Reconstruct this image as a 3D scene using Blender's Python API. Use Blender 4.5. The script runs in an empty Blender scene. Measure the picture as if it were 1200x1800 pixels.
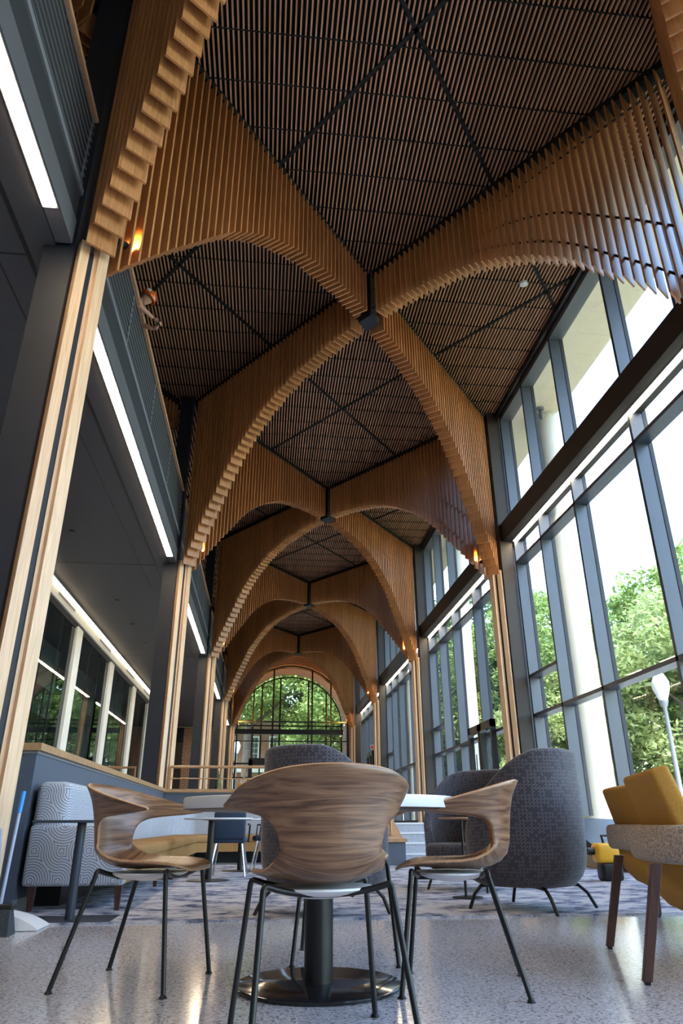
import bpy, bmesh, math, random
from mathutils import Vector, Matrix, Euler
R = math.radians
C = bpy.context.scene.collection
random.seed(7)
PI = math.pi
sc = bpy.context.scene

# ------------------------------------------------------------------ camera, light, exposure
def set_camera():
    vy = Vector((460 - 600, -(1449 - 900), -1217.09)).normalized()
    vz = Vector((589 - 600, -(-1801 - 900), -1217.09)).normalized()
    vx = vy.cross(vz).normalized(); vz = vx.cross(vy).normalized()
    M = Matrix((vx, vy, vz))
    cd = bpy.data.cameras.new('camera'); cam = bpy.data.objects.new('camera', cd); C.objects.link(cam)
    cam.matrix_world = Matrix.Translation((0, 0, 0.64)) @ M.to_4x4()
    cd.sensor_fit = 'VERTICAL'; cd.sensor_height = 36; cd.lens = 36 * 1217.09 / 1800
    cd.clip_start = 0.05; cd.clip_end = 600
    sc.camera = cam
set_camera()
w = bpy.data.worlds.new('sky'); sc.world = w; w.use_nodes = True
nt = w.node_tree; nt.nodes.clear()
sky = nt.nodes.new('ShaderNodeTexSky'); sky.sky_type = 'NISHITA'; sky.sun_disc = False
sky.sun_elevation = R(50); sky.sun_rotation = R(170); sky.air_density = 1.3; sky.dust_density = .8; sky.ozone_density = 2.0
bg = nt.nodes.new('ShaderNodeBackground'); bg.inputs[1].default_value = 0.58
out = nt.nodes.new('ShaderNodeOutputWorld'); nt.links.new(sky.outputs[0], bg.inputs[0]); nt.links.new(bg.outputs[0], out.inputs[0])
sl = bpy.data.lights.new('sun', 'SUN'); sl.energy = 3.4; sl.angle = R(0.6); sl.color = (1, .95, .86)
so = bpy.data.objects.new('sun', sl); C.objects.link(so)
so.rotation_euler = Vector((.12, -.62, .80)).to_track_quat('Z', 'Y').to_euler()
sc.view_settings.view_transform = 'Standard'; sc.view_settings.look = 'None'; sc.view_settings.gamma = 1
sc.view_settings.use_curve_mapping = False
sc.view_settings.exposure = 1.53
sc.cycles.max_bounces = 9; sc.cycles.diffuse_bounces = 5; sc.cycles.glossy_bounces = 4
sc.cycles.transparent_max_bounces = 24; sc.cycles.sample_clamp_indirect = 6; sc.cycles.caustics_reflective = False
sc.cycles.caustics_refractive = False

# ------------------------------------------------------------------ materials
def nodes(name):
    m = bpy.data.materials.new(name); m.use_nodes = True
    n = m.node_tree; b = n.nodes['Principled BSDF']
    return m, n, b
def simple(name, col, rough=.5, metal=0, var=0, scale=8, bump=0, spec=.5, coat=0):
    m, n, b = nodes(name)
    b.inputs['Roughness'].default_value = rough; b.inputs['Metallic'].default_value = metal
    b.inputs['Specular IOR Level'].default_value = spec; b.inputs['Coat Weight'].default_value = coat
    b.inputs['Base Color'].default_value = (*col, 1)
    if var or bump:
        t = n.nodes.new('ShaderNodeTexNoise'); t.inputs['Scale'].default_value = scale; t.inputs['Detail'].default_value = 5
        tc = n.nodes.new('ShaderNodeTexCoord'); n.links.new(tc.outputs['Object'], t.inputs['Vector'])
        if var:
            r = n.nodes.new('ShaderNodeValToRGB'); r.color_ramp.elements[0].position = .3; r.color_ramp.elements[1].position = .7
            r.color_ramp.elements[0].color = (*[c * (1 - var) for c in col], 1); r.color_ramp.elements[1].color = (*[min(1, c * (1 + var)) for c in col], 1)
            n.links.new(t.outputs[0], r.inputs[0]); n.links.new(r.outputs[0], b.inputs['Base Color'])
        if bump:
            bp = n.nodes.new('ShaderNodeBump'); bp.inputs['Strength'].default_value = bump; bp.inputs['Distance'].default_value = .01
            n.links.new(t.outputs[0], bp.inputs['Height']); n.links.new(bp.outputs[0], b.inputs['Normal'])
    return m
def wood(name, c0, c1, stretch=(14, 14, .6), rough=.45, scale=3, coord='Object', dist=1.5, contrast=(.3, .7), island=0.0):
    m, n, b = nodes(name)
    tc = n.nodes.new('ShaderNodeTexCoord'); mp = n.nodes.new('ShaderNodeMapping'); mp.inputs['Scale'].default_value = stretch
    t = n.nodes.new('ShaderNodeTexNoise'); t.inputs['Scale'].default_value = scale; t.inputs['Detail'].default_value = 7
    t.inputs['Distortion'].default_value = dist
    r = n.nodes.new('ShaderNodeValToRGB'); e = r.color_ramp.elements
    e[0].position, e[1].position = contrast; e[0].color = (*c0, 1); e[1].color = (*c1, 1)
    n.links.new(tc.outputs[coord], mp.inputs[0]); n.links.new(mp.outputs[0], t.inputs['Vector']); n.links.new(t.outputs[0], r.inputs[0])
    last = r.outputs[0]
    if island:
        g = n.nodes.new('ShaderNodeNewGeometry'); mr = n.nodes.new('ShaderNodeMapRange')
        mr.inputs['To Min'].default_value = 1 - island; mr.inputs['To Max'].default_value = 1 + island * .6
        n.links.new(g.outputs['Random Per Island'], mr.inputs[0])
        hv = n.nodes.new('ShaderNodeHueSaturation'); n.links.new(mr.outputs[0], hv.inputs['Value']); n.links.new(last, hv.inputs['Color'])
        last = hv.outputs[0]
    n.links.new(last, b.inputs['Base Color'])
    b.inputs['Roughness'].default_value = rough
    return m
def emis(name, col, s):
    m, n, b = nodes(name); b.inputs['Base Color'].default_value = (*col, 1)
    b.inputs['Emission Color'].default_value = (*col, 1); b.inputs['Emission Strength'].default_value = s
    return m
def glass(name, tint=(.93, .97, .97), ior=1.5, rough=0.0, minr=0.0):
    m = bpy.data.materials.new(name); m.use_nodes = True; n = m.node_tree; n.nodes.clear()
    o = n.nodes.new('ShaderNodeOutputMaterial'); mx = n.nodes.new('ShaderNodeMixShader')
    tr = n.nodes.new('ShaderNodeBsdfTransparent'); tr.inputs[0].default_value = (*tint, 1)
    gl = n.nodes.new('ShaderNodeBsdfGlossy'); gl.inputs['Roughness'].default_value = rough
    g = n.nodes.new('ShaderNodeNewGeometry'); dt = n.nodes.new('ShaderNodeVectorMath'); dt.operation = 'DOT_PRODUCT'
    n.links.new(g.outputs['Incoming'], dt.inputs[0]); n.links.new(g.outputs['Normal'], dt.inputs[1])
    def mth(op, x, y):
        k = n.nodes.new('ShaderNodeMath'); k.operation = op
        for i, q in enumerate((x, y)):
            if isinstance(q, (int, float)): k.inputs[i].default_value = q
            else: n.links.new(q, k.inputs[i])
        return k.outputs[0]
    f0 = ((ior - 1) / (ior + 1)) ** 2
    c5 = mth('POWER', mth('SUBTRACT', 1, mth('ABSOLUTE', dt.outputs['Value'], 0)), 5)
    mm = n.nodes.new('ShaderNodeMath'); mm.operation = 'MAXIMUM'; mm.inputs[1].default_value = minr
    n.links.new(mth('ADD', mth('MULTIPLY', c5, .8 * (1 - f0)), f0), mm.inputs[0])
    n.links.new(mm.outputs[0], mx.inputs[0]); n.links.new(tr.outputs[0], mx.inputs[1]); n.links.new(gl.outputs[0], mx.inputs[2]); n.links.new(mx.outputs[0], o.inputs[0])
    return m
def truchet(name, ground, line, scale, rings, width, rough=.85, coord='UV', soft=.02):
    """quarter-circle arc weave, drawn on the surface's own UVs (metres)"""
    m, n, b = nodes(name); L = n.links.new
    def math_(op, a, bb=None, c=None):
        k = n.nodes.new('ShaderNodeMath'); k.operation = op
        for i, v in enumerate((a, bb, c)):
            if v is None: continue
            if isinstance(v, (int, float)): k.inputs[i].default_value = v
            else: L(v, k.inputs[i])
        return k.outputs[0]
    tc = n.nodes.new('ShaderNodeTexCoord'); sp = n.nodes.new('ShaderNodeSeparateXYZ'); L(tc.outputs[coord], sp.inputs[0])
    x = math_('MULTIPLY', sp.outputs[0], scale); y = math_('MULTIPLY', sp.outputs[1], scale)
    fx = math_('FRACT', x); fy = math_('FRACT', y)
    cv = n.nodes.new('ShaderNodeCombineXYZ'); L(math_('FLOOR', x), cv.inputs[0]); L(math_('FLOOR', y), cv.inputs[1])
    wn = n.nodes.new('ShaderNodeTexWhiteNoise'); wn.noise_dimensions = '2D'; L(cv.outputs[0], wn.inputs['Vector'])
    flip = math_('GREATER_THAN', wn.outputs['Value'], .5)
    gx = math_('ABSOLUTE', math_('SUBTRACT', flip, fx))
    def dist(ax, ay):
        return math_('SQRT', math_('ADD', math_('MULTIPLY', ax, ax), math_('MULTIPLY', ay, ay)))
    d1 = dist(gx, fy); d2 = dist(math_('SUBTRACT', 1, gx), math_('SUBTRACT', 1, fy))
    d = math_('MINIMUM', d1, d2)
    if rings == 1:
        q = math_('ABSOLUTE', math_('SUBTRACT', d, .5)); v = math_('LESS_THAN', q, width)
        v = math_('MULTIPLY', v, math_('GREATER_THAN', math_('FRACT', math_('MULTIPLY', wn.outputs['Value'], 7.3)), .22))
    else:
        q = math_('FRACT', math_('MULTIPLY', d, rings)); v = math_('LESS_THAN', q, width)
    mx = n.nodes.new('ShaderNodeMix'); mx.data_type = 'RGBA'
    mx.inputs['A'].default_value = (*ground, 1); mx.inputs['B'].default_value = (*line, 1); L(v, mx.inputs['Factor'])
    L(mx.outputs['Result'], b.inputs['Base Color']); b.inputs['Roughness'].default_value = rough
    b.inputs['Specular IOR Level'].default_value = .25; b.inputs['Sheen Weight'].default_value = .25
    return m
M = {}
M['fin'] = wood('maple_slats', (.38, .15, .050), (.64, .30, .115), (16, 16, .7), .4, island=.14)
M['clad'] = wood('maple_cladding', (.56, .36, .21), (.72, .50, .33), (10, 10, .5), .42)
M['slat'] = wood('ceiling_slats', (.46, .22, .12), (.66, .36, .21), (16, .5, 16), .5, island=.15)
M['walnut'] = wood('walnut_veneer', (.075, .034, .019), (.28, .155, .088), (1.2, 16, 1), .32, scale=2.2, coord='UV', dist=2.2, contrast=(.32, .66))
M['ply'] = wood('ply_edge', (.42, .23, .12), (.56, .33, .19), (8, 8, 8), .45)
M['oak'] = wood('oak_cap', (.33, .18, .09), (.46, .27, .14), (3, 3, 3), .35)
M['black'] = simple('black_metal', (.012, .012, .014), .38, .3)
M['void'] = simple('ceiling_void', (.006, .006, .006), .9)
M['steel'] = simple('dark_painted_steel', (.014, .016, .023), .55, .0, .12, 3, 0, .35)
M['brown'] = simple('brown_painted_steel', (.030, .023, .020), .55, .0, .12, 3, 0, .35)
M['alum'] = simple('grey_aluminium', (.042, .052, .075), .38, .1, .06, 4)
M['soffit'] = simple('charcoal_panel', (.062, .060, .066), .5, 0, .06, 6)
M['charcoal'] = simple('matt_charcoal', (.018, .018, .021), .8)
M['panel'] = simple('grey_panel', (.10, .10, .11), .45, 0, .05, 6)
M['rail'] = simple('pale_grey_metal', (.20, .205, .225), .5, .1)
M['navy'] = simple('slate_paint', (.075, .09, .125), .6, 0, .05, 10)
M['white'] = simple('white_laminate', (.70, .71, .73), .3)
M['cream'] = simple('white_plaster', (.74, .73, .70), .6, 0, .03, 3)
M['plastic'] = simple('white_plastic', (.72, .72, .74), .35)
M['led'] = emis('led_diffuser', (1, .80, .55), 19)
M['ledw'] = emis('warm_lens', (1, .62, .2), 30)
M['glass'] = glass('clear_glass')
M['glassi'] = glass('interior_glass', (.62, .72, .72), 1.55, 0, .16)
M['rug'] = simple('rug', (.2, .22, .3), .95)
M['mustard'] = simple('mustard_fabric', (.40, .21, .045), .9, 0, .16, 160, .3, .2)
M['tan'] = simple('ochre_fabric', (.30, .16, .058), .9, 0, .14, 160, .3, .2)
M['boucle'] = simple('boucle_fabric', (.40, .34, .30), .95, 0, .45, 90, 1.0, .15)
M['navyf'] = simple('navy_fabric', (.02, .035, .07), .85, 0, .2, 120)
M['tub'] = truchet('grey_arc_weave', (.038, .036, .048), (.14, .13, .155), 38, 1, .075)
M['bench'] = truchet('banded_arc_weave', (.44, .46, .52), (.12, .13, .17), 4.6, 11, .28)
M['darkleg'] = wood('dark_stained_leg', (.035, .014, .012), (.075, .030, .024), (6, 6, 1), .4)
M['chrome'] = simple('chrome', (.6, .62, .66), .15, 1)
M['concrete'] = simple('pale_concrete', (.46, .45, .41), .8, 0, .06, 2)
M['curb'] = simple('tan_concrete', (.36, .30, .22), .8, 0, .1, 8)
M['exsoffit'] = simple('cream_stucco', (.80, .67, .50), .8, 0, .04, 3)
M['bark'] = simple('bark', (.10, .075, .055), .9, 0, .3, 6, .5)
M['grass'] = simple('lawn', (.17, .21, .09), .95, 0, .3, 3)
M['paving'] = simple('plaza_paving', (.50, .48, .44), .8, 0, .08, 2)
M['skin'] = simple('skin', (.50, .27, .19), .5)
M['hat'] = simple('orange_plastic', (.62, .13, .02), .25)
M['shirt'] = simple('black_cloth', (.02, .02, .022), .9)
M['phone'] = simple('phone_glass', (.02, .02, .025), .15)
M['blue'] = simple('blue_plastic', (.02, .22, .62), .35)
M['greyblue'] = simple('grey_blue_tube', (.33, .38, .50), .35)
M['bristle'] = simple('bristles', (.03, .04, .05), .9, 0, .4, 60)
M['yellow'] = simple('yellow_plastic', (.80, .42, .02), .35)
M['car'] = simple('blue_car_paint', (.08, .30, .55), .2, .2)
M['red'] = simple('red_sign', (.7, .05, .06), .4)

def mat_terrazzo():
    m, n, b = nodes('terrazzo'); L = n.links.new
    tc = n.nodes.new('ShaderNodeTexCoord')
    v = n.nodes.new('ShaderNodeTexVoronoi'); v.inputs['Scale'].default_value = 120; L(tc.outputs['Object'], v.inputs['Vector'])
    nz = n.nodes.new('ShaderNodeTexNoise'); nz.inputs['Scale'].default_value = 55; nz.inputs['Detail'].default_value = 4; L(tc.outputs['Object'], nz.inputs['Vector'])
    r = n.nodes.new('ShaderNodeValToRGB'); e = r.color_ramp.elements
    e[0].position = 0; e[0].color = (.14, .13, .14, 1); e[1].position = 1; e[1].color = (.64, .63, .69, 1)
    k = e.new(.17); k.color = (.22, .20, .21, 1); k = e.new(.26); k.color = (.47, .46, .50, 1)
    L(v.outputs['Color'], r.inputs[0])
    r2 = n.nodes.new('ShaderNodeValToRGB'); r2.color_ramp.elements[0].position = .38; r2.color_ramp.elements[0].color = (.62, .62, .62, 1)
    r2.color_ramp.elements[1].position = .52; r2.color_ramp.elements[1].color = (1, 1, 1, 1); L(nz.outputs[0], r2.inputs[0])
    mx = n.nodes.new('ShaderNodeMix'); mx.data_type = 'RGBA'; mx.blend_type = 'MULTIPLY'; mx.inputs['Factor'].default_value = 1
    L(r.outputs[0], mx.inputs['A']); L(r2.outputs[0], mx.inputs['B']); L(mx.outputs['Result'], b.inputs['Base Color'])
    b.inputs['Roughness'].default_value = .13; b.inputs['Specular IOR Level'].default_value = .75
    return m
M['terrazzo'] = mat_terrazzo()
M['step'] = simple('terrazzo_step', (.40, .42, .47), .5, 0, .25, 60)
def mat_rug():
    m, n, b = nodes('rug_weave'); L = n.links.new
    tc = n.nodes.new('ShaderNodeTexCoord'); mp = n.nodes.new('ShaderNodeMapping'); mp.inputs['Scale'].default_value = (1, 1.35, 1)
    L(tc.outputs['Object'], mp.inputs[0])
    a = n.nodes.new('ShaderNodeTexNoise'); a.inputs['Scale'].default_value = 3.2; a.inputs['Detail'].default_value = 9; a.inputs['Roughness'].default_value = .75
    L(mp.outputs[0], a.inputs['Vector'])
    r = n.nodes.new('ShaderNodeValToRGB'); e = r.color_ramp.elements
    e[0].position = .40; e[0].color = (.05, .065, .12, 1); e[1].position = .54; e[1].color = (.46, .44, .46, 1)
    k = e.new(.465); k.color = (.24, .25, .32, 1)
    L(a.outputs[0], r.inputs[0]); L(r.outputs[0], b.inputs['Base Color']); b.inputs['Roughness'].default_value = .95
    b.inputs['Specular IOR Level'].default_value = .1
    return m
M['rug'] = mat_rug()
def mat_brick():
    m, n, b = nodes('red_brick'); L = n.links.new
    tc = n.nodes.new('ShaderNodeTexCoord'); mp = n.nodes.new('ShaderNodeMapping')
    br = n.nodes.new('ShaderNodeTexBrick'); br.inputs['Scale'].default_value = 1
    br.inputs['Color1'].default_value = (.30, .105, .055, 1); br.inputs['Color2'].default_value = (.20, .07, .04, 1)
    br.inputs['Mortar'].default_value = (.42, .36, .29, 1); br.inputs['Mortar Size'].default_value = .012
    br.inputs['Brick Width'].default_value = .26; br.inputs['Row Height'].default_value = .10
    L(tc.outputs['UV'], br.inputs['Vector']); L(br.outputs['Color'], b.inputs['Base Color']); b.inputs['Roughness'].default_value = .85
    return m
M['brick'] = mat_brick()
def mat_leaf(name, c0, c1):
    m = bpy.data.materials.new(name); m.use_nodes = True; n = m.node_tree; n.nodes.clear(); L = n.links.new
    g = n.nodes.new('ShaderNodeNewGeometry'); r = n.nodes.new('ShaderNodeValToRGB')
    r.color_ramp.elements[0].color = (*c0, 1); r.color_ramp.elements[1].color = (*c1, 1); L(g.outputs['Random Per Island'], r.inputs[0])
    d = n.nodes.new('ShaderNodeBsdfDiffuse'); t = n.nodes.new('ShaderNodeBsdfTranslucent'); mx = n.nodes.new('ShaderNodeMixShader'); mx.inputs[0].default_value = .38
    L(r.outputs[0], d.inputs[0]); L(r.outputs[0], t.inputs[0]); L(d.outputs[0], mx.inputs[1]); L(t.outputs[0], mx.inputs[2])
    o = n.nodes.new('ShaderNodeOutputMaterial'); L(mx.outputs[0], o.inputs[0])
    return m
M['leafa'] = mat_leaf('green_leaves', (.16, .24, .06), (.46, .56, .22))
M['leafb'] = mat_leaf('yellow_green_leaves', (.28, .34, .12), (.60, .66, .32))
M['leafc'] = mat_leaf('deep_green_leaves', (.09, .15, .06), (.28, .38, .17))

# ------------------------------------------------------------------ mesh builder
class MB:
    def __init__(s): s.v = []; s.f = []; s.uv = {}; s.fm = []
    def add(s, vs, fs, mi=0):
        o = len(s.v); s.v += [Vector(p) for p in vs]; s.f += [tuple(i + o for i in f) for f in fs]; s.fm += [mi] * len(fs); return s
    def box(s, a, b, mi=0):
        x0, y0, z0 = a; x1, y1, z1 = b
        return s.add([(x0, y0, z0), (x1, y0, z0), (x1, y1, z0), (x0, y1, z0), (x0, y0, z1), (x1, y0, z1), (x1, y1, z1), (x0, y1, z1)],
                     [(0, 3, 2, 1), (4, 5, 6, 7), (0, 1, 5, 4), (1, 2, 6, 5), (2, 3, 7, 6), (3, 0, 4, 7)], mi)
    def obox(s, c, ux, uy, hx, hy, z0, z1, z0b=None):
        """box with plan axes ux, uy (2-D unit vectors)"""
        c = Vector(c[:2]); ux = Vector(ux); uy = Vector(uy)
        p = [c - ux * hx - uy * hy, c + ux * hx - uy * hy, c + ux * hx + uy * hy, c - ux * hx + uy * hy]
        return s.add([(q.x, q.y, z0) for q in p] + [(q.x, q.y, z1) for q in p],
                     [(0, 3, 2, 1), (4, 5, 6, 7), (0, 1, 5, 4), (1, 2, 6, 5), (2, 3, 7, 6), (3, 0, 4, 7)])
    def bar(s, a, b, wd, h, up=(0, 0, 1)):
        a = Vector(a); b = Vector(b); d = (b - a).normalized(); u = Vector(up)
        if abs(d.dot(u)) > .99: u = Vector((0, 1, 0))
        x = d.cross(u).normalized(); z = x.cross(d).normalized(); x = x * wd / 2; z = z * h / 2
        return s.add([a - x - z, a + x - z, a + x + z, a - x + z, b - x - z, b + x - z, b + x + z, b - x + z],
                     [(0, 1, 2, 3), (7, 6, 5, 4), (0, 4, 5, 1), (1, 5, 6, 2), (2, 6, 7, 3), (3, 7, 4, 0)])
    def tube(s, pts, r, n=10, cap=True, radii=None):
        pts = [Vector(p) for p in pts]; o = len(s.v); k = len(pts); prev = None
        for i, p in enumerate(pts):
            t = (pts[min(i + 1, k - 1)] - pts[max(i - 1, 0)]).normalized()
            if prev is None:
                a = Vector((0, 0, 1)) if abs(t.z) < .9 else Vector((1, 0, 0)); x = t.cross(a).normalized()
            else: x = (prev - t * prev.dot(t)).normalized()
            prev = x; y = t.cross(x); rr = radii[i] if radii else r
            for j in range(n):
                a = 2 * PI * j / n; s.v.append(p + x * math.cos(a) * rr + y * math.sin(a) * rr)
        for i in range(k - 1):
            for j in range(n):
                j2 = (j + 1) % n; s.f.append((o + i * n + j, o + i * n + j2, o + (i + 1) * n + j2, o + (i + 1) * n + j)); s.fm.append(0)
        if cap:
            s.f.append(tuple(o + j for j in reversed(range(n)))); s.f.append(tuple(o + (k - 1) * n + j for j in range(n))); s.fm += [0, 0]
        return s
    def lathe(s, prof, c=(0, 0, 0), n=32, sx=1, sy=1):
        o = len(s.v); c = Vector(c)
        for (r, z) in prof:
            for j in range(n):
                a = 2 * PI * j / n; s.v.append(c + Vector((r * math.cos(a) * sx, r * math.sin(a) * sy, z)))
        for i in range(len(prof) - 1):
            for j in range(n):
                j2 = (j + 1) % n; s.f.append((o + i * n + j, o + i * n + j2, o + (i + 1) * n + j2, o + (i + 1) * n + j)); s.fm.append(0)
        s.f.append(tuple(o + j for j in reversed(range(n)))); k = len(prof) - 1
        s.f.append(tuple(o + k * n + j for j in range(n))); s.fm += [0, 0]
        return s
    def prism(s, poly, axis, a0, a1):
        """poly: list of 2-D points; axis: the extrude axis"""
        def P(p, t):
            if axis == 'X': return (t, p[0], p[1])
            if axis == 'Y': return (p[0], t, p[1])
            return (p[0], p[1], t)
        n = len(poly)
        return s.add([P(p, a0) for p in poly] + [P(p, a1) for p in poly],
                     [tuple(range(n)), tuple(reversed(range(n, 2 * n)))] + [(i, i + n, (i + 1) % n + n, (i + 1) % n) for i in range(n)])
    def rbox(s, a, b, r=.03, seg=3):
        """box with rounded edges"""
        bm = bmesh.new(); bmesh.ops.create_cube(bm, size=1)
        for v in bm.verts: v.co = Vector([(a[i] + b[i]) / 2 + v.co[i] * (b[i] - a[i]) for i in range(3)])
        bmesh.ops.bevel(bm, geom=bm.edges[:], offset=r, segments=seg, profile=.5, affect='EDGES')
        bm.verts.index_update(); s.add([v.co.copy() for v in bm.verts], [tuple(v.index for v in f.verts) for f in bm.faces]); bm.free()
        return s
    def build(s, name, mat, parent=None, smooth=False, local=False, uvfn=None, bevel=0, recalc=True):
        me = bpy.data.meshes.new(name)
        vs = s.v
        if parent is not None and not local:
            inv = root_matrix(parent).inverted(); vs = [inv @ p for p in s.v]
        me.from_pydata(vs, [], s.f); me.update()
        if recalc:
            bm = bmesh.new(); bm.from_mesh(me); bmesh.ops.recalc_face_normals(bm, faces=bm.faces[:]); bm.to_mesh(me); bm.free()
        mats = mat if isinstance(mat, (list, tuple)) else [mat]
        for m_ in mats: me.materials.append(m_)
        if len(mats) > 1: me.polygons.foreach_set('material_index', s.fm)
        if smooth:
            me.polygons.foreach_set('use_smooth', [True] * len(me.polygons))
            try: me.set_sharp_from_angle(angle=R(40))
            except Exception: pass
        if uvfn:
            ul = me.uv_layers.new(name='UVMap')
            for p in me.polygons:
                for li in p.loop_indices:
                    ul.data[li].uv = uvfn(me.vertices[me.loops[li].vertex_index].co, p.normal)
        o = bpy.data.objects.new(name, me); C.objects.link(o)
        if parent is not None: o.parent = parent
        if bevel:
            md = o.modifiers.new('bevel', 'BEVEL'); md.width = bevel; md.segments = 2; md.limit_method = 'ANGLE'
        return o
ROOTM = {}
def root_matrix(o):
    while o.parent is not None: o = o.parent
    return ROOTM.get(o.name, Matrix.Translation(o.location) @ Euler(o.rotation_euler).to_matrix().to_4x4())
def tag(o, label=None, cat=None, group=None, kind=None):
    if label: o['label'] = label
    if cat: o['category'] = cat
    if group: o['group'] = group
    if kind: o['kind'] = kind
    return o
def thing(name, loc, label, cat, group=None, rz=0, kind=None):
    o = bpy.data.objects.new(name, None); C.objects.link(o); o.empty_display_size = .2
    o.location = loc; o.rotation_euler = (0, 0, rz)
    return tag(o, label, cat, group, kind)
def copy_tree(o, parent=None):
    c = o.copy(); C.objects.link(c)
    if parent is not None: c.parent = parent
    for ch in [k for k in bpy.data.objects if k.parent == o]: copy_tree(ch, c)
    return c
def planar(co, nr):
    ax = max(range(3), key=lambda i: abs(nr[i]))
    return (co.y, co.z) if ax == 0 else ((co.x, co.z) if ax == 1 else (co.x, co.y))
def heading(x, y): return math.atan2(-x, y)      # rotation that turns local +Y to (x, y)

# ------------------------------------------------------------------ key dimensions
HX, LX, RX, B, Y0 = 1.65, -2.0, 5.3, 9.43, 5.72
UP = 0.66                     # upper floor
ZC = 10.45                    # slatted ceiling
ORD = ['nearest', 'second', 'third', 'fourth', 'fifth', 'sixth']
def colY(i): return Y0 + i * B          # i = 0 the first column seen on the left
def hubY(i): return Y0 + (i - .5) * B   # i = 0 overhead, 1 = the nearest hub seen

# ------------------------------------------------------------------ structure
def struct(name, mb, mat, label, cat, parent=None, **k):
    o = mb.build(name, mat, parent, **k)
    return tag(o, label, cat, kind='structure') if parent is None else o
fl = MB(); fl.box((-9, -6, -.15), (5.15, 15.0, 0)); fl.box((5.15, -6, -.15), (6.1, 9.5, 0))
struct('floor', fl, M['terrazzo'], 'polished speckled terrazzo floor in the foreground', 'floor')
tag(MB().box((-1.93, 5.8, .0), (5.1, 13.35, .012)).build('area_rug', M['rug']), 'mottled blue and grey rug under the lounge chairs', 'rug')
uf = MB(); uf.box((-9, 15.0, .3), (7.6, 47.2, UP)); uf.box((-9, 6.62, .3), (-2.12, 15.0, UP))
struct('floor_upper', uf, M['step'], 'raised terrazzo floor beyond the half wall', 'floor')
st = thing('stairs', (3.9, 13.6, 0), 'pale terrazzo steps rising beside the wooden capped low wall', 'stairs', kind='structure')
sm = MB()
for k in range(4): sm.box((2.45, 13.45 + .38 * k, 0), (5.14, 15.0, .165 * (k + 1) - (.001 if k == 3 else 0)))
sm.build('treads', M['step'], st)
sn = MB()
for k in range(4): sn.box((2.45, 13.435 + .38 * k, .165 * (k + 1) - .03), (5.14, 13.452 + .38 * k, .165 * (k + 1) + .001))
sn.build('nosing', M['white'], st)

# half walls round the lounge
wl = thing('wall_half_left', (-2.05, 10.7, 0), 'slate blue half wall behind the patterned booth', 'wall', kind='structure')
MB().box((-2.22, 6.5, 0), (-1.94, 15.2, 1.20)).build('wall_body', M['navy'], wl)
MB().box((-3.6, 6.5, 0), (-2.22, 6.75, 1.20)).build('wall_return', M['steel'], wl)
c_ = MB(); c_.box((-2.27, 6.46, 1.225), (-1.90, 15.2, 1.285)); c_.box((-3.6, 6.46, 1.225), (-2.27, 6.80, 1.285)); c_.build('wood_cap', M['oak'], wl)
c_ = MB(); c_.box((-1.955, 6.49, 1.20), (-1.93, 14.96, 1.225)); c_.box((-2.22, 6.49, 1.20), (-1.955, 6.52, 1.225)); c_.build('metal_strip', M['rail'], wl)
MB().box((-1.94, 6.5, 0), (-1.925, 14.95, .1)).build('baseboard', M['rail'], wl)
wb = thing('wall_half_far', (.35, 15.05, 0), 'slate blue half wall with wood cap across the far side of lounge', 'wall', kind='structure')
MB().box((-1.94, 14.95, 0), (2.42, 15.2, 1.20)).build('wall_body', M['navy'], wb)
MB().box((-1.94, 14.9, 1.222), (2.45, 15.24, 1.28)).build('wood_cap', M['oak'], wb)
MB().box((-1.94, 14.935, 1.20), (2.42, 14.95, 1.222)).build('metal_strip', M['rail'], wb)
ws = thing('wall_stair_side', (2.57, 14, 0), 'low slate wall with sloping orange wood cap beside the steps', 'wall', kind='structure')
MB().prism([(12.7, 0), (14.95, 0), (14.95, .95), (13.1, .36), (12.7, .36)], 'X', 2.10, 2.41).build('wall_body', M['navy'], ws)
MB().prism([(12.66, .36), (13.1, .36), (14.9, .95), (14.9, 1.0), (13.08, .41), (12.66, .41)], 'X', 2.06, 2.44).build('wood_cap', M['oak'], ws)

# rear and far-left enclosure of the hall
wbk = MB(); wbk.box((-9, -6.3, -.1), (6.3, -6, 11.2)); struct('wall_back', wbk, M['cream'], 'unseen pale wall added behind the viewer to keep sun out', 'wall')  # out of view, added to stop sun entering from behind
wr = MB(); wr.box((-9.3, -6, -.1), (-9, 47, 11.2)); struct('wall_left', wr, M['panel'], 'far left outer wall of the hall', 'wall')
rf = MB(); rf.box((-9.3, -6.3, 10.75), (7.32, 46.4, 11.2)); struct('roof', rf, M['void'], 'unseen roof slab added above the slatted ceiling to block sun', 'roof')  # unseen slab, put in so the sun cannot reach the hall

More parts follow.
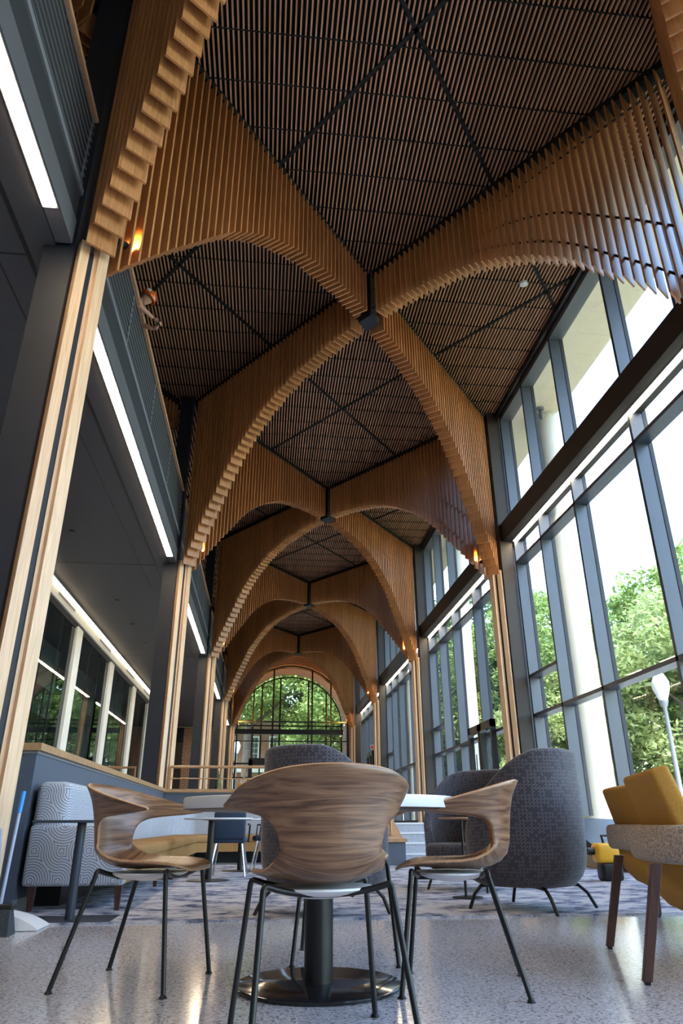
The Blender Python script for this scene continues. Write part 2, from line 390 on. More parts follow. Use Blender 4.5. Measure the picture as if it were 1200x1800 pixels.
# ceiling: thin slats along the hall, black joint strips, diagonal trusses
ce = thing('ceiling', (HX, 20, ZC), 'dark ceiling of thin reddish wood slats with black diagonal lines', 'ceiling', kind='structure')
MB().box((-8.9, -5.9, ZC + .08), (5.95, 44.9, ZC + .16)).build('black_backing', M['void'], ce)
cs = MB(); x = -8.8
while x < 5.9:
    cs.box((x, -5.8, ZC), (x + .022, 44.8, ZC + .05)); x += .07
cs.build('wood_slats', M['slat'], ce)
cj = MB(); y = -5.4
while y < 44.6:
    cj.box((-8.85, y, ZC - .003), (5.93, y + .022, ZC + .08)); y += .71
cj.build('joint_strips', M['void'], ce)
cd_ = MB(); slope = (B / 2) / ((RX - LX) / 2)
for k in range(-3, 11):
    for sgn in (1, -1):
        c = Y0 + k * B / 1 if False else Y0 + k * B
        pts = []
        for xx in (-8.85, 5.93):
            yy = c + sgn * slope * (xx - HX); pts.append((xx, yy))
        (xa, ya), (xb, yb) = pts
        def clip(xa, ya, xb, yb):
            t0, t1 = 0, 1
            for lim, s in ((-5.8, 1), (44.8, -1)):
                da, db = s * (ya - lim), s * (yb - lim)
                if da < 0 and db < 0: return None
                if da < 0: t0 = max(t0, da / (da - db))
                if db < 0: t1 = min(t1, da / (da - db))
            if t0 >= t1: return None
            return (xa + (xb - xa) * t0, ya + (yb - ya) * t0, xa + (xb - xa) * t1, ya + (yb - ya) * t1)
        q = clip(xa, ya, xb, yb)
        if q: cd_.bar((q[0], q[1], ZC - .008), (q[2], q[3], ZC - .008), .06, .03)
cd_.build('diagonal_trusses', M['void'], ce)

# soffit under the left balcony
so_ = thing('ceiling_soffit', (-5, 20, 6.0), 'charcoal panelled soffit under the left balcony', 'ceiling', kind='structure')
MB().box((-8.9, -5.9, 6.0), (-2.31, 44.0, 6.3)).build('soffit_panels', M['soffit'], so_)
gr = MB()
for k in range(-2, 5):
    gr.box((-8.9, colY(k) - .008, 5.996), (-2.62, colY(k) + .008, 6.001))
gr.box((-2.96, -5.9, 5.996), (-2.945, 44, 6.001)); gr.box((-2.64, -5.9, 5.99), (-2.60, 44, 6.002))
gr.build('panel_joints', M['black'], so_)
dl = MB()
for k in range(0, 4):
    for t in (.3, .55, .8): dl.lathe([(.05, 5.985), (.06, 5.995), (.06, 6.002)], (-4.0, colY(k) + B * t, 0), 16)
dl.build('sprinkler_covers', M['black'], so_)
bf = MB(); bf.box((-8.9, -5.9, 6.31), (-2.3, 44.0, 6.66)); struct('balcony_floor', bf, M['soffit'], 'balcony floor slab along the left side', 'floor')

for k in range(-1, 4):
    ya, yb = colY(k) + .2, colY(k + 1) - .2
    fx = thing('balcony_fascia', (-2.2, (ya + yb) / 2, 6.3), 'grey and black metal fascia below the balcony railing, %s bay%s' % (ORD[k + 1], '' if k >= 0 else ' overhead'), 'fascia', 'balcony edge fascias', kind='structure')
    MB().box((-2.3, ya, 6.0), (-2.14, yb, 6.31)).build('grey_panel', M['panel'], fx)
    MB().box((-2.3, ya, 6.315), (-2.155, yb, 6.66)).build('black_panel', M['charcoal'], fx)
    lt = thing('linear_ceiling_light', (-2.35, (ya + yb) / 2, 6.0), 'long glowing white strip light under the balcony edge in the %s left bay' % ORD[k + 1], 'light', 'strip lights under the balcony edge')
    y1 = yb - .45
    MB().box((-2.30, ya + .1, 5.985), (-2.155, y1, 5.999)).build('housing', M['rail'], lt)
    MB().box((-2.285, ya + .12, 5.975), (-2.17, y1 - .02, 5.986)).build('diffuser', M['led'], lt)
    rl = thing('balcony_railing', (-2.15, (ya + yb) / 2, 6.66), 'balcony railing of thin horizontal rods with wood handrail, %s left bay' % ORD[k + 1], 'railing', 'balcony railings on the left')
    MB().box((-2.22, ya, 6.665), (-2.13, yb, 6.74)).build('bottom_rail', M['rail'], rl)
    MB().rbox((-2.19, ya, 7.78), (-2.12, yb, 7.83), .012, 2).build('handrail', M['ply'], rl)
    rd = MB()
    for j in range(9): rd.box((-2.158, ya, 6.83 + j * .108), (-2.148, yb, 6.84 + j * .108))
    rd.build('rods', M['rail'], rl)
    MB().box((-2.20, ya, 6.74), (-2.185, yb, 7.76)).build('infill_panel', M['charcoal'], rl)
    for j in range(5):
        yy = ya + (yb - ya) * (j + .02) / 4 if j < 4 else yb - .05
        MB().box((-2.17, yy - .02, 6.7), (-2.16, yy + .02, 7.8)).build('post', M['rail'], rl)

# ------------------------------------------------------------------ columns
CURVE = [(0, 9.36), (1, 9.30), (2, 9.13), (2.5, 8.98), (3, 8.75), (3.5, 8.45), (4, 8.05), (4.3, 7.72), (4.6, 7.36), (5.0, 6.90), (5.3, 6.52), (5.6, 6.14), (6.1, 5.45)]
def arc(u):
    for (a, za), (b, zb) in zip(CURVE, CURVE[1:]):
        if u <= b: return za + (zb - za) * (u - a) / (b - a)
    return CURVE[-1][1]
def column(side, i):
    cx = LX if side == 'left' else RX; sx = -1 if side == 'left' else 1; cy = colY(i)
    base = UP if cy > 15 else 0
    nm = 'wood clad steel column, %s along the %s side' % (ORD[i] if i >= 0 else 'beside viewer', side) if i >= 0 else 'wood clad steel column beside the viewer on the %s' % side
    t = thing('clad_column', (cx, cy, base), nm, 'column', '%s side columns' % side, kind='structure')
    MB().box((cx + sx * .12, cy - .16, base), (cx + sx * .42, cy + .16, ZC)).build('steel_post', M['steel'] if side == 'left' else M['brown'], t)
    for sy in (-1, 1):
        # diagonal board faces: width axis wv, outward normal nv
        nv = Vector((-sx * .61, sy * .79)); wv = Vector((-sx * .79, -sy * .61))
        # rib leaving toward sy direction: boards stand square to it
        c0 = Vector((cx, cy)) + nv * .05
        bd = MB()
        for (w0, w1) in ((-.15, -.055), (-.005, .15)):
            q = c0 + wv * ((w0 + w1) / 2)
            bd.obox(q, wv, nv, (w1 - w0) / 2, .055, base, arc(5.85) + .3)
        bd.build('wood_boards', M['clad'], t)
        MB().obox(c0 + wv * -.03, wv, nv, .025, .042, base, arc(5.85) + .2).build('reveal_strip', M['steel'], t)
    return t
for i in range(0, 5):
    for side in ('left', 'right'): column(side, i)

# ------------------------------------------------------------------ vault ribs
def rib(hub, end, label, rods=True, side='left'):
    h = Vector(hub); e = Vector(end); d = (e - h).normalized(); L = (e - h).length; wv = Vector((-d.y, d.x))
    t = thing('vault_rib', (h.x, h.y, 9.4), label, 'vault rib', 'curved slatted ribs of the vaulted ceiling', kind='thing')
    m = MB(); u = .34
    while u < L - .12:
        q = h + d * u; m.obox(q, d, wv, .0125, .155, arc(u), 10.27); u += .1225
    m.build('wood_slats', M['fin'], t)
    b = MB(); b.bar((h.x + d.x * .2, h.y + d.y * .2, 10.345), (e.x, e.y, 10.345), .20, .13); b.build('top_beam', M['void'], t)
    a = h + d * .1
    MB().tube([(a.x, a.y, 10.05), (e.x, e.y, 10.05)], .018, 6).build('top_rod', M['black'], t)
    pts = []; uu = .1
    while uu < 5.7: q = h + d * uu; pts.append((q.x, q.y, arc(uu) + .27 + .03 * uu)); uu += .25
    MB().tube(pts, .018, 6).build('lower_rod', M['black'], t)
    if side == 'right':
        pts = []; uu = 2.2
        while uu < 5.6: q = h + d * uu; pts.append((q.x, q.y, arc(uu) + .55 + .22 * (uu - 2))); uu += .25
        MB().tube(pts, .018, 6).build('middle_rod', M['black'], t)
for i in range(0, 5):
    hy = hubY(i); hb = (HX, hy)
    where = ['overhead', 'nearest', 'second', 'third', 'fourth'][i]
    if i == 0:
        for side, ex in (('left', LX), ('right', RX)): rib(hb, (ex, colY(0)), 'curved wood slat rib rising from the nearest %s column toward the viewer overhead' % side, side=side)
        continue
    t = thing('rib_hub', (HX, hy, 9.36), 'square black steel hub where four ribs meet, %s' % where, 'hub', 'black hubs of the vault')
    MB().obox(hb, (.61, .79), (.79, -.61), .11, .11, 9.46, 10.44).build('shaft', M['black'], t)
    cp = MB(); cp.add([(HX - .2, hy, 9.33), (HX, hy - .24, 9.33), (HX + .2, hy, 9.33), (HX, hy + .24, 9.33), (HX - .2, hy, 9.47), (HX, hy - .24, 9.47), (HX + .2, hy, 9.47), (HX, hy + .24, 9.47)],
                      [(0, 3, 2, 1), (4, 5, 6, 7), (0, 1, 5, 4), (1, 2, 6, 5), (2, 3, 7, 6), (3, 0, 4, 7)]); cp.build('cap_plate', M['steel'], t)
    for side, ex in (('left', LX), ('right', RX)):
        for j, nf in ((i - 1, 'near'), (i, 'far')):
            cn = ORD[j] + ' ' + side if j >= 0 else side + ' rear'
            rib(hb, (ex, colY(j)), 'curved wood slat rib from the %s hub down to %s column' % (where, cn), side=side)
# shallow ribs over the balcony
for i in range(0, 5):
    for s in (1, -1):
        h = Vector((-2.55, colY(i))); e = Vector((-6.2, colY(i) + s * B / 2)); d = (e - h).normalized(); wv = Vector((-d.y, d.x)); u = .1
        t = thing('balcony_rib', (h.x, h.y, 9.9), 'shallow dark slat rib above the balcony running %s from %s left column' % ('away' if s > 0 else 'back', ORD[i]), 'vault rib', 'shallow ribs above the balcony')
        m = MB()
        while u < 5.9: q = h + d * u; m.obox(q, d, wv, .0125, .15, 9.75, 10.2); u += .1225
        m.build('wood_slats', M['fin'], t)
        MB().bar((h.x, h.y, 10.3), (e.x, e.y, 10.3), .22, .2).build('top_beam', M['void'], t)

# spotlights clamped to the columns
def spot(i, side):
    cx = LX if side == 'left' else RX; sx = 1 if side == 'left' else -1; cy = colY(i)
    p = Vector((cx + sx * .17, cy + .10, 6.35))
    t = thing('spotlight', p, 'small black spotlight glowing amber on the %s %s column' % (ORD[i], side), 'spotlight', 'amber spotlights on the columns')
    MB().box((p.x - sx * .02 - .02, p.y - .05, p.z - .09), (p.x + .02, p.y - .02, p.z + .09)).build('bracket', M['black'], t)
    a = p + Vector((0, -.03, 0)); MB().tube([a + Vector((0, 0, .05)), a + Vector((sx * .05, .02, .02))], .022, 10).build('swivel', M['black'], t)
    dd = Vector((sx * .45, .72, .5)).normalized(); b = p + Vector((sx * .02, 0, 0))
    MB().tube([b, b + dd * .17], .042, 14).build('lamp_head', M['black'], t)
    MB().tube([b + dd * .171, b + dd * .175], .034, 14).build('lens', M['ledw'], t)
    l = bpy.data.lights.new('spot_beam', 'SPOT'); l.energy = 260; l.color = (1, .5, .10); l.spot_size = R(95); l.shadow_soft_size = .03; l.spot_blend = .6
    o = bpy.data.objects.new('spot_beam', l); C.objects.link(o); o.parent = t; o.location = (b + dd * .19) - p; o.rotation_euler = (-dd).to_track_quat('Z', 'Y').to_euler()
    o.rotation_euler = dd.to_track_quat('-Z', 'Y').to_euler()
for i in range(0, 5):
    for side in ('left', 'right'): spot(i, side)

# ------------------------------------------------------------------ window wall on the right
XI, XO = 5.75, 6.0
MUL = [5.75 - Y0, 7.5 - Y0, 9.24 - Y0, 11.6 - Y0, 13.37 - Y0, 15.12 - Y0]
def knee(y):   # top of the sill: slopes down toward the lower floor
    return max(.12, min(UP + .1, .27 + (y - 11.3) * .33))
for k in range(-1, 4):
    y0 = colY(k); ya, yb = y0 + .16, y0 + B - .16
    wname = ['beside the viewer', 'nearest the lounge', 'second from lounge', 'third from lounge', 'last before the arch'][k + 1]
    t = thing('window_%d' % (k + 2), (XO, y0 + B / 2, UP), 'tall grey framed glass bay of right window wall, %s' % wname, 'window', kind='structure')
    zb = (lambda y: knee(y)) if k <= 0 else (lambda y: UP + .05)
    for off in MUL:
        y = y0 + off; y = min(max(y, ya + .04), yb - .04)
        MB().box((XI, y - .035, zb(y)), (XO - .02, y + .035, 10.3)).build('mullion', M['alum'], t)
        MB().box((XO - .02, y - .045, zb(y)), (XO + .05, y + .045, 10.3)).build('mullion_cap', M['steel'], t)
    hd = MB(); hd.box((XI, ya, 10.18), (XO + .05, yb, 10.5)); hd.build('head_frame', M['panel'], t)
    for z in (6.27, 2.76):
        if z < 3 and False: continue
        MB().box((XI, ya, z - .035), (XO, yb, z + .035)).build('transom', M['alum'], t)
    MB().box((XI, y0 + 13.37 - Y0, 3.56), (XO, yb, 3.63)).build('transom', M['alum'], t)
    gl = MB(); gl.box((XO - .005, ya, .05 if k <= 0 else UP), (XO + .005, yb, 10.2)); gl.build('glass_pane', M['glass'], t)
    if k > 0: MB().box((XI - .1, ya, UP), (XO + .05, yb, UP + .1)).build('sill', M['steel'], t)
    MB().box((XI - .1, ya, 10.3), (XI, yb, 10.44)).build('blind_box', M['black'], t)
    # horizontal beam with a recessed strip light
    bm_ = thing('light_beam', (5.7, y0 + B / 2, 6.81), 'brown steel beam with glowing strip light across the %s right window bay' % (['viewer side'] + ORD)[k + 1], 'beam', 'lit beams across the window wall')
    MB().box((5.5, ya - .1, 6.82), (5.98, yb + .1, 7.29)).build('beam_body', M['brown'], bm_)
    MB().box((5.70, ya + .05, 6.812), (5.85, yb - .05, 6.821)).build('light_trim', M['rail'], bm_)
    MB().box((5.725, ya + .08, 6.806), (5.825, yb - .08, 6.813)).build('diffuser', M['led'], bm_)
# sloping kneewall below the glass
kw = thing('wall_knee_right', (5.6, 8, 0), 'tan concrete kerb with sloping dark metal sill below the window', 'wall', kind='structure')
ys = [-6, 10.4, 10.86, 12.7, 15.0]; kt = [(y, knee(y)) for y in (-6, 10.84, 12.6, 15.0)]
MB().prism([(-6, -.1)] + [(15.0, -.1)] + [(y, z - .2) for y, z in reversed(kt)], 'X', 5.15, 6.05).build('concrete_kerb', M['curb'], kw)
MB().prism([(y, z - .2) for y, z in kt] + [(y, z - .012) for y, z in reversed(kt)], 'X', 5.14, 6.06).build('sill_face', M['steel'], kw)
MB().prism([(y, z - .012) for y, z in kt] + [(y, z) for y, z in reversed(kt)], 'X', 5.13, 6.07).build('sill_top', M['alum'], kw)

# doors in the second right bay, exit sign in the third
for j, yy in enumerate((17.55, 18.65)):
    d = thing('door_%d' % (j + 1), (5.9, yy + .5, UP), 'dark framed glass exit door in right window wall, %s leaf' % ('nearer' if j == 0 else 'farther'), 'door', kind='structure')
    m = MB(); m.box((5.62, yy, UP), (5.74, yy + .14, 3.05)); m.box((5.62, yy + .9, UP), (5.74, yy + 1.04, 3.05)); m.box((5.62, yy, 2.86), (5.74, yy + 1.04, 3.05)); m.box((5.62, yy, UP), (5.74, yy + 1.04, UP + .25))
    m.build('door_frame', M['black'], d)
    MB().box((5.675, yy + .14, UP + .25), (5.685, yy + .9, 2.86)).build('glass_pane', M['glass'], d)
    MB().tube([(5.57, yy + .2, 1.1), (5.57, yy + .2, 2.3)], .015, 8).build('pull_handle', M['chrome'], d)
    MB().rbox((5.55, yy + .45, 2.78), (5.62, yy + .8, 2.84), .01, 2).build('closer', M['rail'], d)
t = thing('exit_sign', (5.65, 38.4, 4.3), 'small red and white sign over the far right doors', 'sign')
MB().box((5.56, 38.2, 4.24), (5.755, 38.25, 4.46)).build('sign_body', M['white'], t)
MB().box((5.58, 38.19, 4.27), (5.74, 38.2, 4.43)).build('sign_face', M['red'], t)
for j, yy in enumerate((38.0, 39.1)):
    d = thing('door_%d' % (j + 3), (5.9, yy + .5, UP), 'dark far door on the right side, %s leaf' % ('nearer' if j == 0 else 'farther'), 'door', kind='structure')
    m = MB(); m.box((5.62, yy, UP), (5.74, yy + .14, 4.15)); m.box((5.62, yy + .9, UP), (5.74, yy + 1.04, 4.15)); m.box((5.62, yy, 3.96), (5.74, yy + 1.04, 4.15))
    m.build('door_frame', M['black'], d); MB().box((5.675, yy + .14, UP), (5.685, yy + .9, 3.96)).build('glass_pane', M['glass'], d)

t = thing('card_reader', (5.73, 17.78, 2.27), 'small black and blue card reader on a right window mullion', 'card reader')
MB().rbox((5.66, 17.72, 2.17), (5.745, 17.86, 2.37), .008, 2).build('reader_body', M['black'], t)
MB().box((5.675, 17.712, 2.20), (5.73, 17.72, 2.34)).build('blue_face', M['blue'], t)
t = thing('smoke_detector', (4.75, 10.25, 10.44), 'round white smoke detector on the slatted ceiling by the right glass', 'smoke detector')
MB().lathe([(.05, 10.385), (.075, 10.40), (.085, 10.43), (.085, 10.448)], (4.75, 10.25, 0), 28).build('housing', M['plastic'], t, smooth=True)
t = thing('security_camera', (6.78, 14.7, 10.5), 'small grey camera under cream overhang beside the exterior column', 'security camera')
MB().lathe([(.09, 10.44), (.09, 10.5)], (6.78, 14.7, 0), 18).build('mount', M['rail'], t)
MB().lathe([(.02, 10.16), (.06, 10.2), (.07, 10.30), (.06, 10.38), (.03, 10.44)], (6.78, 14.7, 0), 18).build('camera_body', M['panel'], t, smooth=True)

# ------------------------------------------------------------------ glazed wall of the room on the left
XL = -5.15
t = thing('window_7', (XL, 23.5, UP), 'interior glass wall with white mullions on the left', 'window', kind='structure')
MB().box((XL - .1, 15.2, 5.6), (XL + .05, 32.2, 6.0)).build('bulkhead', M['cream'], t)
MB().box((XL - .06, 15.2, 5.45), (XL + .0, 32.2, 5.6)).build('head_frame', M['steel'], t)
for y in (19.1, 23.55, 28.0, 32.0):
    MB().box((XL - .3, y - .3, UP), (XL - .02, y + .3, 5.5)).build('mullion', M['steel'], t)
    MB().box((XL - .05, y - .28, UP), (XL + .06, y + .28, 5.5)).build('white_mullion', M['cream'], t)
for (a, b) in ((15.3, 18.8), (19.4, 23.25), (23.85, 27.7), (28.3, 31.7)):
    MB().box((XL - .03, a, UP), (XL - .02, b, 5.46)).build('glass_pane', M['glassi'], t)
g_ = MB()
for y in (16.4, 17.6, 20.7, 22.0, 25.1, 26.4): g_.box((XL - .035, y - .006, UP), (XL - .015, y + .006, 5.46))
g_.build('glass_joints', M['steel'], t)
lt = thing('cove_light', (XL + .1, 23.5, 5.98), 'thin glowing cove light line above the left glass wall', 'light')
MB().box((XL + .03, 15.2, 5.955), (XL + .09, 32.2, 5.985)).build('diffuser', M['led'], lt)
MB().box((XL + .09, 15.2, 5.95), (XL + .11, 32.2, 5.998)).build('trim', M['rail'], lt)
dv = MB()
for y in (16.7, 21.4, 25.9, 30.0): dv.box((XL + .051, y, 5.74), (XL + .056, y + 1.6, 5.80))
v_ = tag(dv.build('air_vent', M['panel']), 'slim white slot diffusers on band above the left glass wall', 'vent')
rm = MB(); rm.box((-8.95, 15.2, UP), (-8.9, 33, 6)); rm.box((-8.9, 15.15, UP), (XL - .1, 15.2, 6)); struct('wall_room', rm, M['navy'], 'dark inner walls of the glass fronted room', 'wall')
rb = MB(); rb.box((-8.9, 16.5, 4.6), (-7.0, 32, 5.95)); struct('ceiling_room', rb, M['cream'], 'white ceiling bulkhead inside the glass fronted room', 'ceiling')
pw = MB(); pw.box((-8.9, 32.3, UP), (XL + .05, 32.8, 6.0)); struct('wall_room_end', pw, M['cream'], 'pale wall ending the glass fronted room', 'wall')

# ------------------------------------------------------------------ far end: brick wall with arch
AX, AR, AZ = 1.55, 3.62, 6.35
def arch_pts(cx, r, z, n=36, sz=1.0): return [(cx + r * math.cos(PI * i / n), z + r * sz * math.sin(PI * i / n)) for i in range(n + 1)]
YE = 44.6
def arch_wall(y0, y1, x0, x1, ztop, cx, r, zs, name, label, mat, xb0=None, zbot=UP, sz=1.0):
    """wall with an arched opening: two piers and an arched head built from quads"""
    m = MB(); pts = arch_pts(cx, r, zs, 48, sz)
    m.box((x0, y0, zbot), (cx - r, y1, ztop)); m.box((cx + r, y0, zbot), (x1, y1, ztop))
    for (xa, za), (xb, zb) in zip(pts, pts[1:]):
        m.add([(xa, y0, za), (xb, y0, zb), (xb, y0, ztop), (xa, y0, ztop), (xa, y1, za), (xb, y1, zb), (xb, y1, ztop), (xa, y1, ztop)],
              [(0, 1, 2, 3), (7, 6, 5, 4), (0, 4, 5, 1), (3, 2, 6, 7)])
    return struct(name, m, mat, label, 'wall', uvfn=planar, recalc=True)
arch_wall(YE, YE + .5, -3.2, 7.2, 10.8, AX, AR, AZ, 'wall_end', 'red brick end wall around the big arched window', M['brick'])
arch_wall(YE + .5, 47.3, -3.2, 7.2, 10.8, AX, 3.5, AZ, 'wall_end_barrel', 'deep brick archway beyond the arched window', M['brick'])
bw = MB(); bw.box((-4.9, YE - .2, UP), (-3.2, YE + .5, 6.0)); struct('wall_end_left', bw, M['brick'], 'brick pier at the far left end', 'wall', uvfn=planar)
bw = MB(); bw.box((-8.9, YE + 2.0, UP), (-3.2, YE + 2.3, 6.3)); struct('wall_stair_hall', bw, M['curb'], 'tan wall of the dim stair hall at far left', 'wall')
tag(MB().box((-8.9, YE - .2, 5.2), (-4.9, YE + .2, 6.0)).build('trim_1', M['black']), 'black header over the opening at far left', 'trim', kind='structure')
def arch_window(y, cx, r, zs, label, name, bars, hbars, thick=None, sz=1.0, zb=UP):
    t = thing(name, (cx, y, UP), label, 'window', kind='structure')
    pts = arch_pts(cx, r - .04, zs, 48, sz)
    MB().tube([(a, y, b) for a, b in pts], .05, 6).build('arch_frame', M['black'], t)
    for x in (cx - r + .05, cx + r - .05): MB().box((x - .05, y - .05, zb), (x + .05, y + .05, zs)).build('jamb', M['black'], t)
    for x in bars:
        zt = zs + sz * math.sqrt(max(0, (r - .05) ** 2 - (x - cx) ** 2))
        MB().box((x - .05, y - .06, zb), (x + .05, y + .04, zt)).build('mullion', M['black'], t)
    for z, h in hbars: MB().box((cx - r + .05, y - .05, z - h), (cx + r - .05, y + .05, z + h)).build('transom', M['black'], t)
    if thick: MB().box((cx - r + .1, y - .12, thick[0]), (cx + r - .35, y + .1, thick[1])).build('beam', M['black'], t)
    m = MB(); g = [(cx + r, zb)] + arch_pts(cx, r - .05, zs, 36, sz) + [(cx - r, zb)]
    m.add([(a, y + .02, b) for a, b in g], [tuple(range(len(g)))]); m.build('glass_pane', M['glass'], t, recalc=False)
    return t
arch_window(YE + .25, AX, AR, AZ, 'huge arched window with black bars at the far end', 'window_8', (-.80, .42, 2.86, 4.05), ((6.45, .04), (5.30, .03), (4.0, .05), (3.2, .04)), (5.70, 6.0))
arch_window(47.2, AX, 3.45, AZ + .1, 'second arched window beyond the brick archway', 'window_9', (2.76, 3.95, -.3, .9), ((6.5, .04),), None, .94)
t = thing('door_5', (1.2, YE + .1, UP), 'dark framed glass door in the far arched window', 'door', kind='structure')
m = MB(); m.box((-.95, YE, UP), (-.72, YE + .3, 4.2)); m.box((.32, YE, UP), (.5, YE + .3, 4.2)); m.box((-.95, YE, 3.9), (.5, YE + .3, 4.3)); m.build('door_frame', M['black'], t)

# ------------------------------------------------------------------ handrail on the half wall
t = thing('guard_rail', (.3, 15.05, 1.28), 'bronze wood handrail on posts along the far half wall', 'railing')
MB().tube([(-1.86, 15.05, 1.70), (2.26, 15.05, 1.70)], .028, 10).build('handrail', M['oak'], t)
MB().tube([(-1.86, 15.05, 1.48), (2.26, 15.05, 1.48)], .010, 8).build('lower_rail', M['oak'], t)
for x in (-1.86, -.4, 1.05, 2.24): MB().box((x - .02, 15.03, 1.28), (x + .02, 15.07, 1.70)).build('post', M['oak'], t)
t = thing('stair_handrail', (2.26, 13.9, .5), 'sloping wood handrail on steel post beside the steps', 'railing')
MB().tube([(2.26, 15.05, 1.70), (2.26, 14.95, 1.66), (2.26, 13.1, 1.12), (2.26, 12.8, 1.12)], .028, 10).build('handrail', M['oak'], t)
for y, z0, z1 in ((13.25, .46, 1.14), (14.6, .88, 1.54)):
    p = MB().tube([(2.26, y, z0), (2.26, y, z1)], .022, 10).build('post', M['oak'], t, smooth=True); MB().lathe([(.05, z0), (.05, z0 + .012)], (2.26, y, 0), 20).build('flange', M['ply'], p)
t = thing('corner_handrail', (-5, 16.2, UP), 'wood handrail in front of the left glass wall', 'railing')
MB().tube([(-3.6, 15.6, 1.72), (-2.65, 15.6, 1.72), (-2.65, 15.6, UP)], .03, 10).build('handrail', M['oak'], t)
MB().tube([(-3.6, 15.6, 1.72), (-3.6, 15.6, UP)], .03, 10).build('post', M['oak'], t)
t = thing('glass_guard', (-1.2, 20, UP), 'low tilted glass guard panel beyond the half wall', 'glass panel')
MB().prism([(18.0, UP), (23, UP), (23, 1.45), (19.8, 1.95)], 'X', -1.22, -1.19).build('glass_pane', M['glassi'], t)

# ------------------------------------------------------------------ bentwood chair
def lerp_t(tab, x):
    if x <= tab[0][0]: return tab[0][1]
    for (a, va), (b, vb) in zip(tab, tab[1:]):
        if x <= b: return va + (vb - va) * (x - a) / (b - a)
    return tab[-1][1]
def smooth_tab(tab, x, h=.012): return (lerp_t(tab, x - h) + 2 * lerp_t(tab, x) + lerp_t(tab, x + h)) / 4
def make_chair():
    t = thing('bentwood_chair', (0, 0, 0), 'walnut bentwood armchair', 'chair')
    m = MB(); uv = []
    prof = [(.265, .452, .13, .10), (.245, .462, .185, .10), (.20, .468, .222, .15), (.13, .466, .235, .22), (.05, .460, .232, .3), (-.03, .456, .226, .38),
            (-.10, .458, .218, .5), (-.155, .468, .21, .65), (-.20, .487, .203, .8), (-.232, .515, .197, .93), (-.245, .56, .19, 1.0)]
    NC = 16
    def rad(z): return .235 + .15 * max(0, min(1, (z - .58) / .24)) ** 1.3
    def dfun(a, r):
        ph = abs(a) / r; pm = 1.30
        if ph <= pm: return r * math.sin(ph), r * (1 - math.cos(ph))
        ex = (ph - pm) * r; return r * math.sin(pm) + ex * math.cos(pm), r * (1 - math.cos(pm)) + ex * math.sin(pm)
    rows = []; ss = 0
    for i, (y, z, wd, k) in enumerate(prof):
        a = prof[max(i - 1, 0)]; b = prof[min(i + 1, len(prof) - 1)]
        ty, tz = b[0] - a[0], b[1] - a[1]; l = math.hypot(ty, tz); ty /= l; tz /= l
        ny, nz = -tz * -1, -ty          # inward: up on the seat, forward on the back
        ny, nz = tz, -ty
        if i == len(prof) - 1: ny, nz = 1, 0
        if i: ss += math.hypot(y - prof[i - 1][0], z - prof[i - 1][1])
        row = []
        for c in range(NC + 1):
            aa = wd * (2 * c / NC - 1); xx, dd = dfun(aa, .235); row.append(len(m.v))
            xf = (xx / (abs(aa) + 1e-9)) if abs(aa) > 1e-6 else 1
            xk = abs(aa) * (1 - k) + xx * k
            m.v.append(Vector((math.copysign(xk, aa), y + ny * dd * k, z + nz * dd * k))); uv.append((aa, ss))
        rows.append(row)
    for r0, r1 in zip(rows, rows[1:]):
        for c in range(NC): m.f.append((r0[c], r0[c + 1], r1[c + 1], r1[c])); m.fm.append(0)
    zb = [(0, .56), (.19, .56), (.2, .598), (.215, .628), (.24, .65), (.28, .668), (.34, .678), (.46, .688), (.57, .700)]
    zt = [(0, .826), (.1, .823), (.2, .812), (.3, .788), (.4, .758), (.5, .728), (.57, .708)]
    yc = [(.56, -.245), (.62, -.252), (.70, -.262), (.76, -.277), (.83, -.312)]
    cols = [.19 * (2 * c / NC - 1) for c in range(NC + 1)]
    ext = [.196, .203, .212, .225, .242, .265, .29, .32, .36, .40, .44, .48, .52, .55, .57]
    cols = [-a for a in reversed(ext)] + cols + ext; NR = 12; grid = []
    for j in range(NR + 1):
        row = []
        for a in cols:
            b0 = lerp_t(zb, abs(a)); b1 = smooth_tab(zt, abs(a), .03); z = b0 + (b1 - b0) * j / NR
            xx, dd = dfun(a, rad(z)); row.append(len(m.v)); m.v.append(Vector((math.copysign(xx, a), lerp_t(yc, z) + dd, z))); uv.append((a, ss + (z - .56)))
        grid.append(row)
    for r0, r1 in zip(grid, grid[1:]):
        for c in range(len(cols) - 1): m.f.append((r0[c], r0[c + 1], r1[c + 1], r1[c])); m.fm.append(0)
    me = bpy.data.meshes.new('shell'); me.from_pydata(m.v, [], m.f); me.update()
    ul = me.uv_layers.new(name='UVMap')
    for p in me.polygons:
        for li in p.loop_indices: ul.data[li].uv = uv[me.loops[li].vertex_index]
    bm = bmesh.new(); bm.from_mesh(me); bmesh.ops.remove_doubles(bm, verts=bm.verts[:], dist=.0012); bmesh.ops.recalc_face_normals(bm, faces=bm.faces[:])
    bmesh.ops.smooth_vert(bm, verts=[v for v in bm.verts if not v.is_boundary], factor=.5, use_axis_x=True, use_axis_y=True, use_axis_z=True)
    bm.to_mesh(me); bm.free()
    me.materials.append(M['walnut']); me.materials.append(M['ply']); me.polygons.foreach_set('use_smooth', [True] * len(me.polygons))
    o = bpy.data.objects.new('shell', me); C.objects.link(o); o.parent = t
    md = o.modifiers.new('thick', 'SOLIDIFY'); md.thickness = .011; md.offset = 0; md.material_offset_rim = 1; md.use_quality_normals = True
    MB().lathe([(.06, .405), (.15, .418), (.19, .435), (.19, .442), (.02, .444)], (0, .02, 0), 28, 1.0, .9).build('seat_pan', M['plastic'], t, smooth=True, local=True)
    fr = MB()
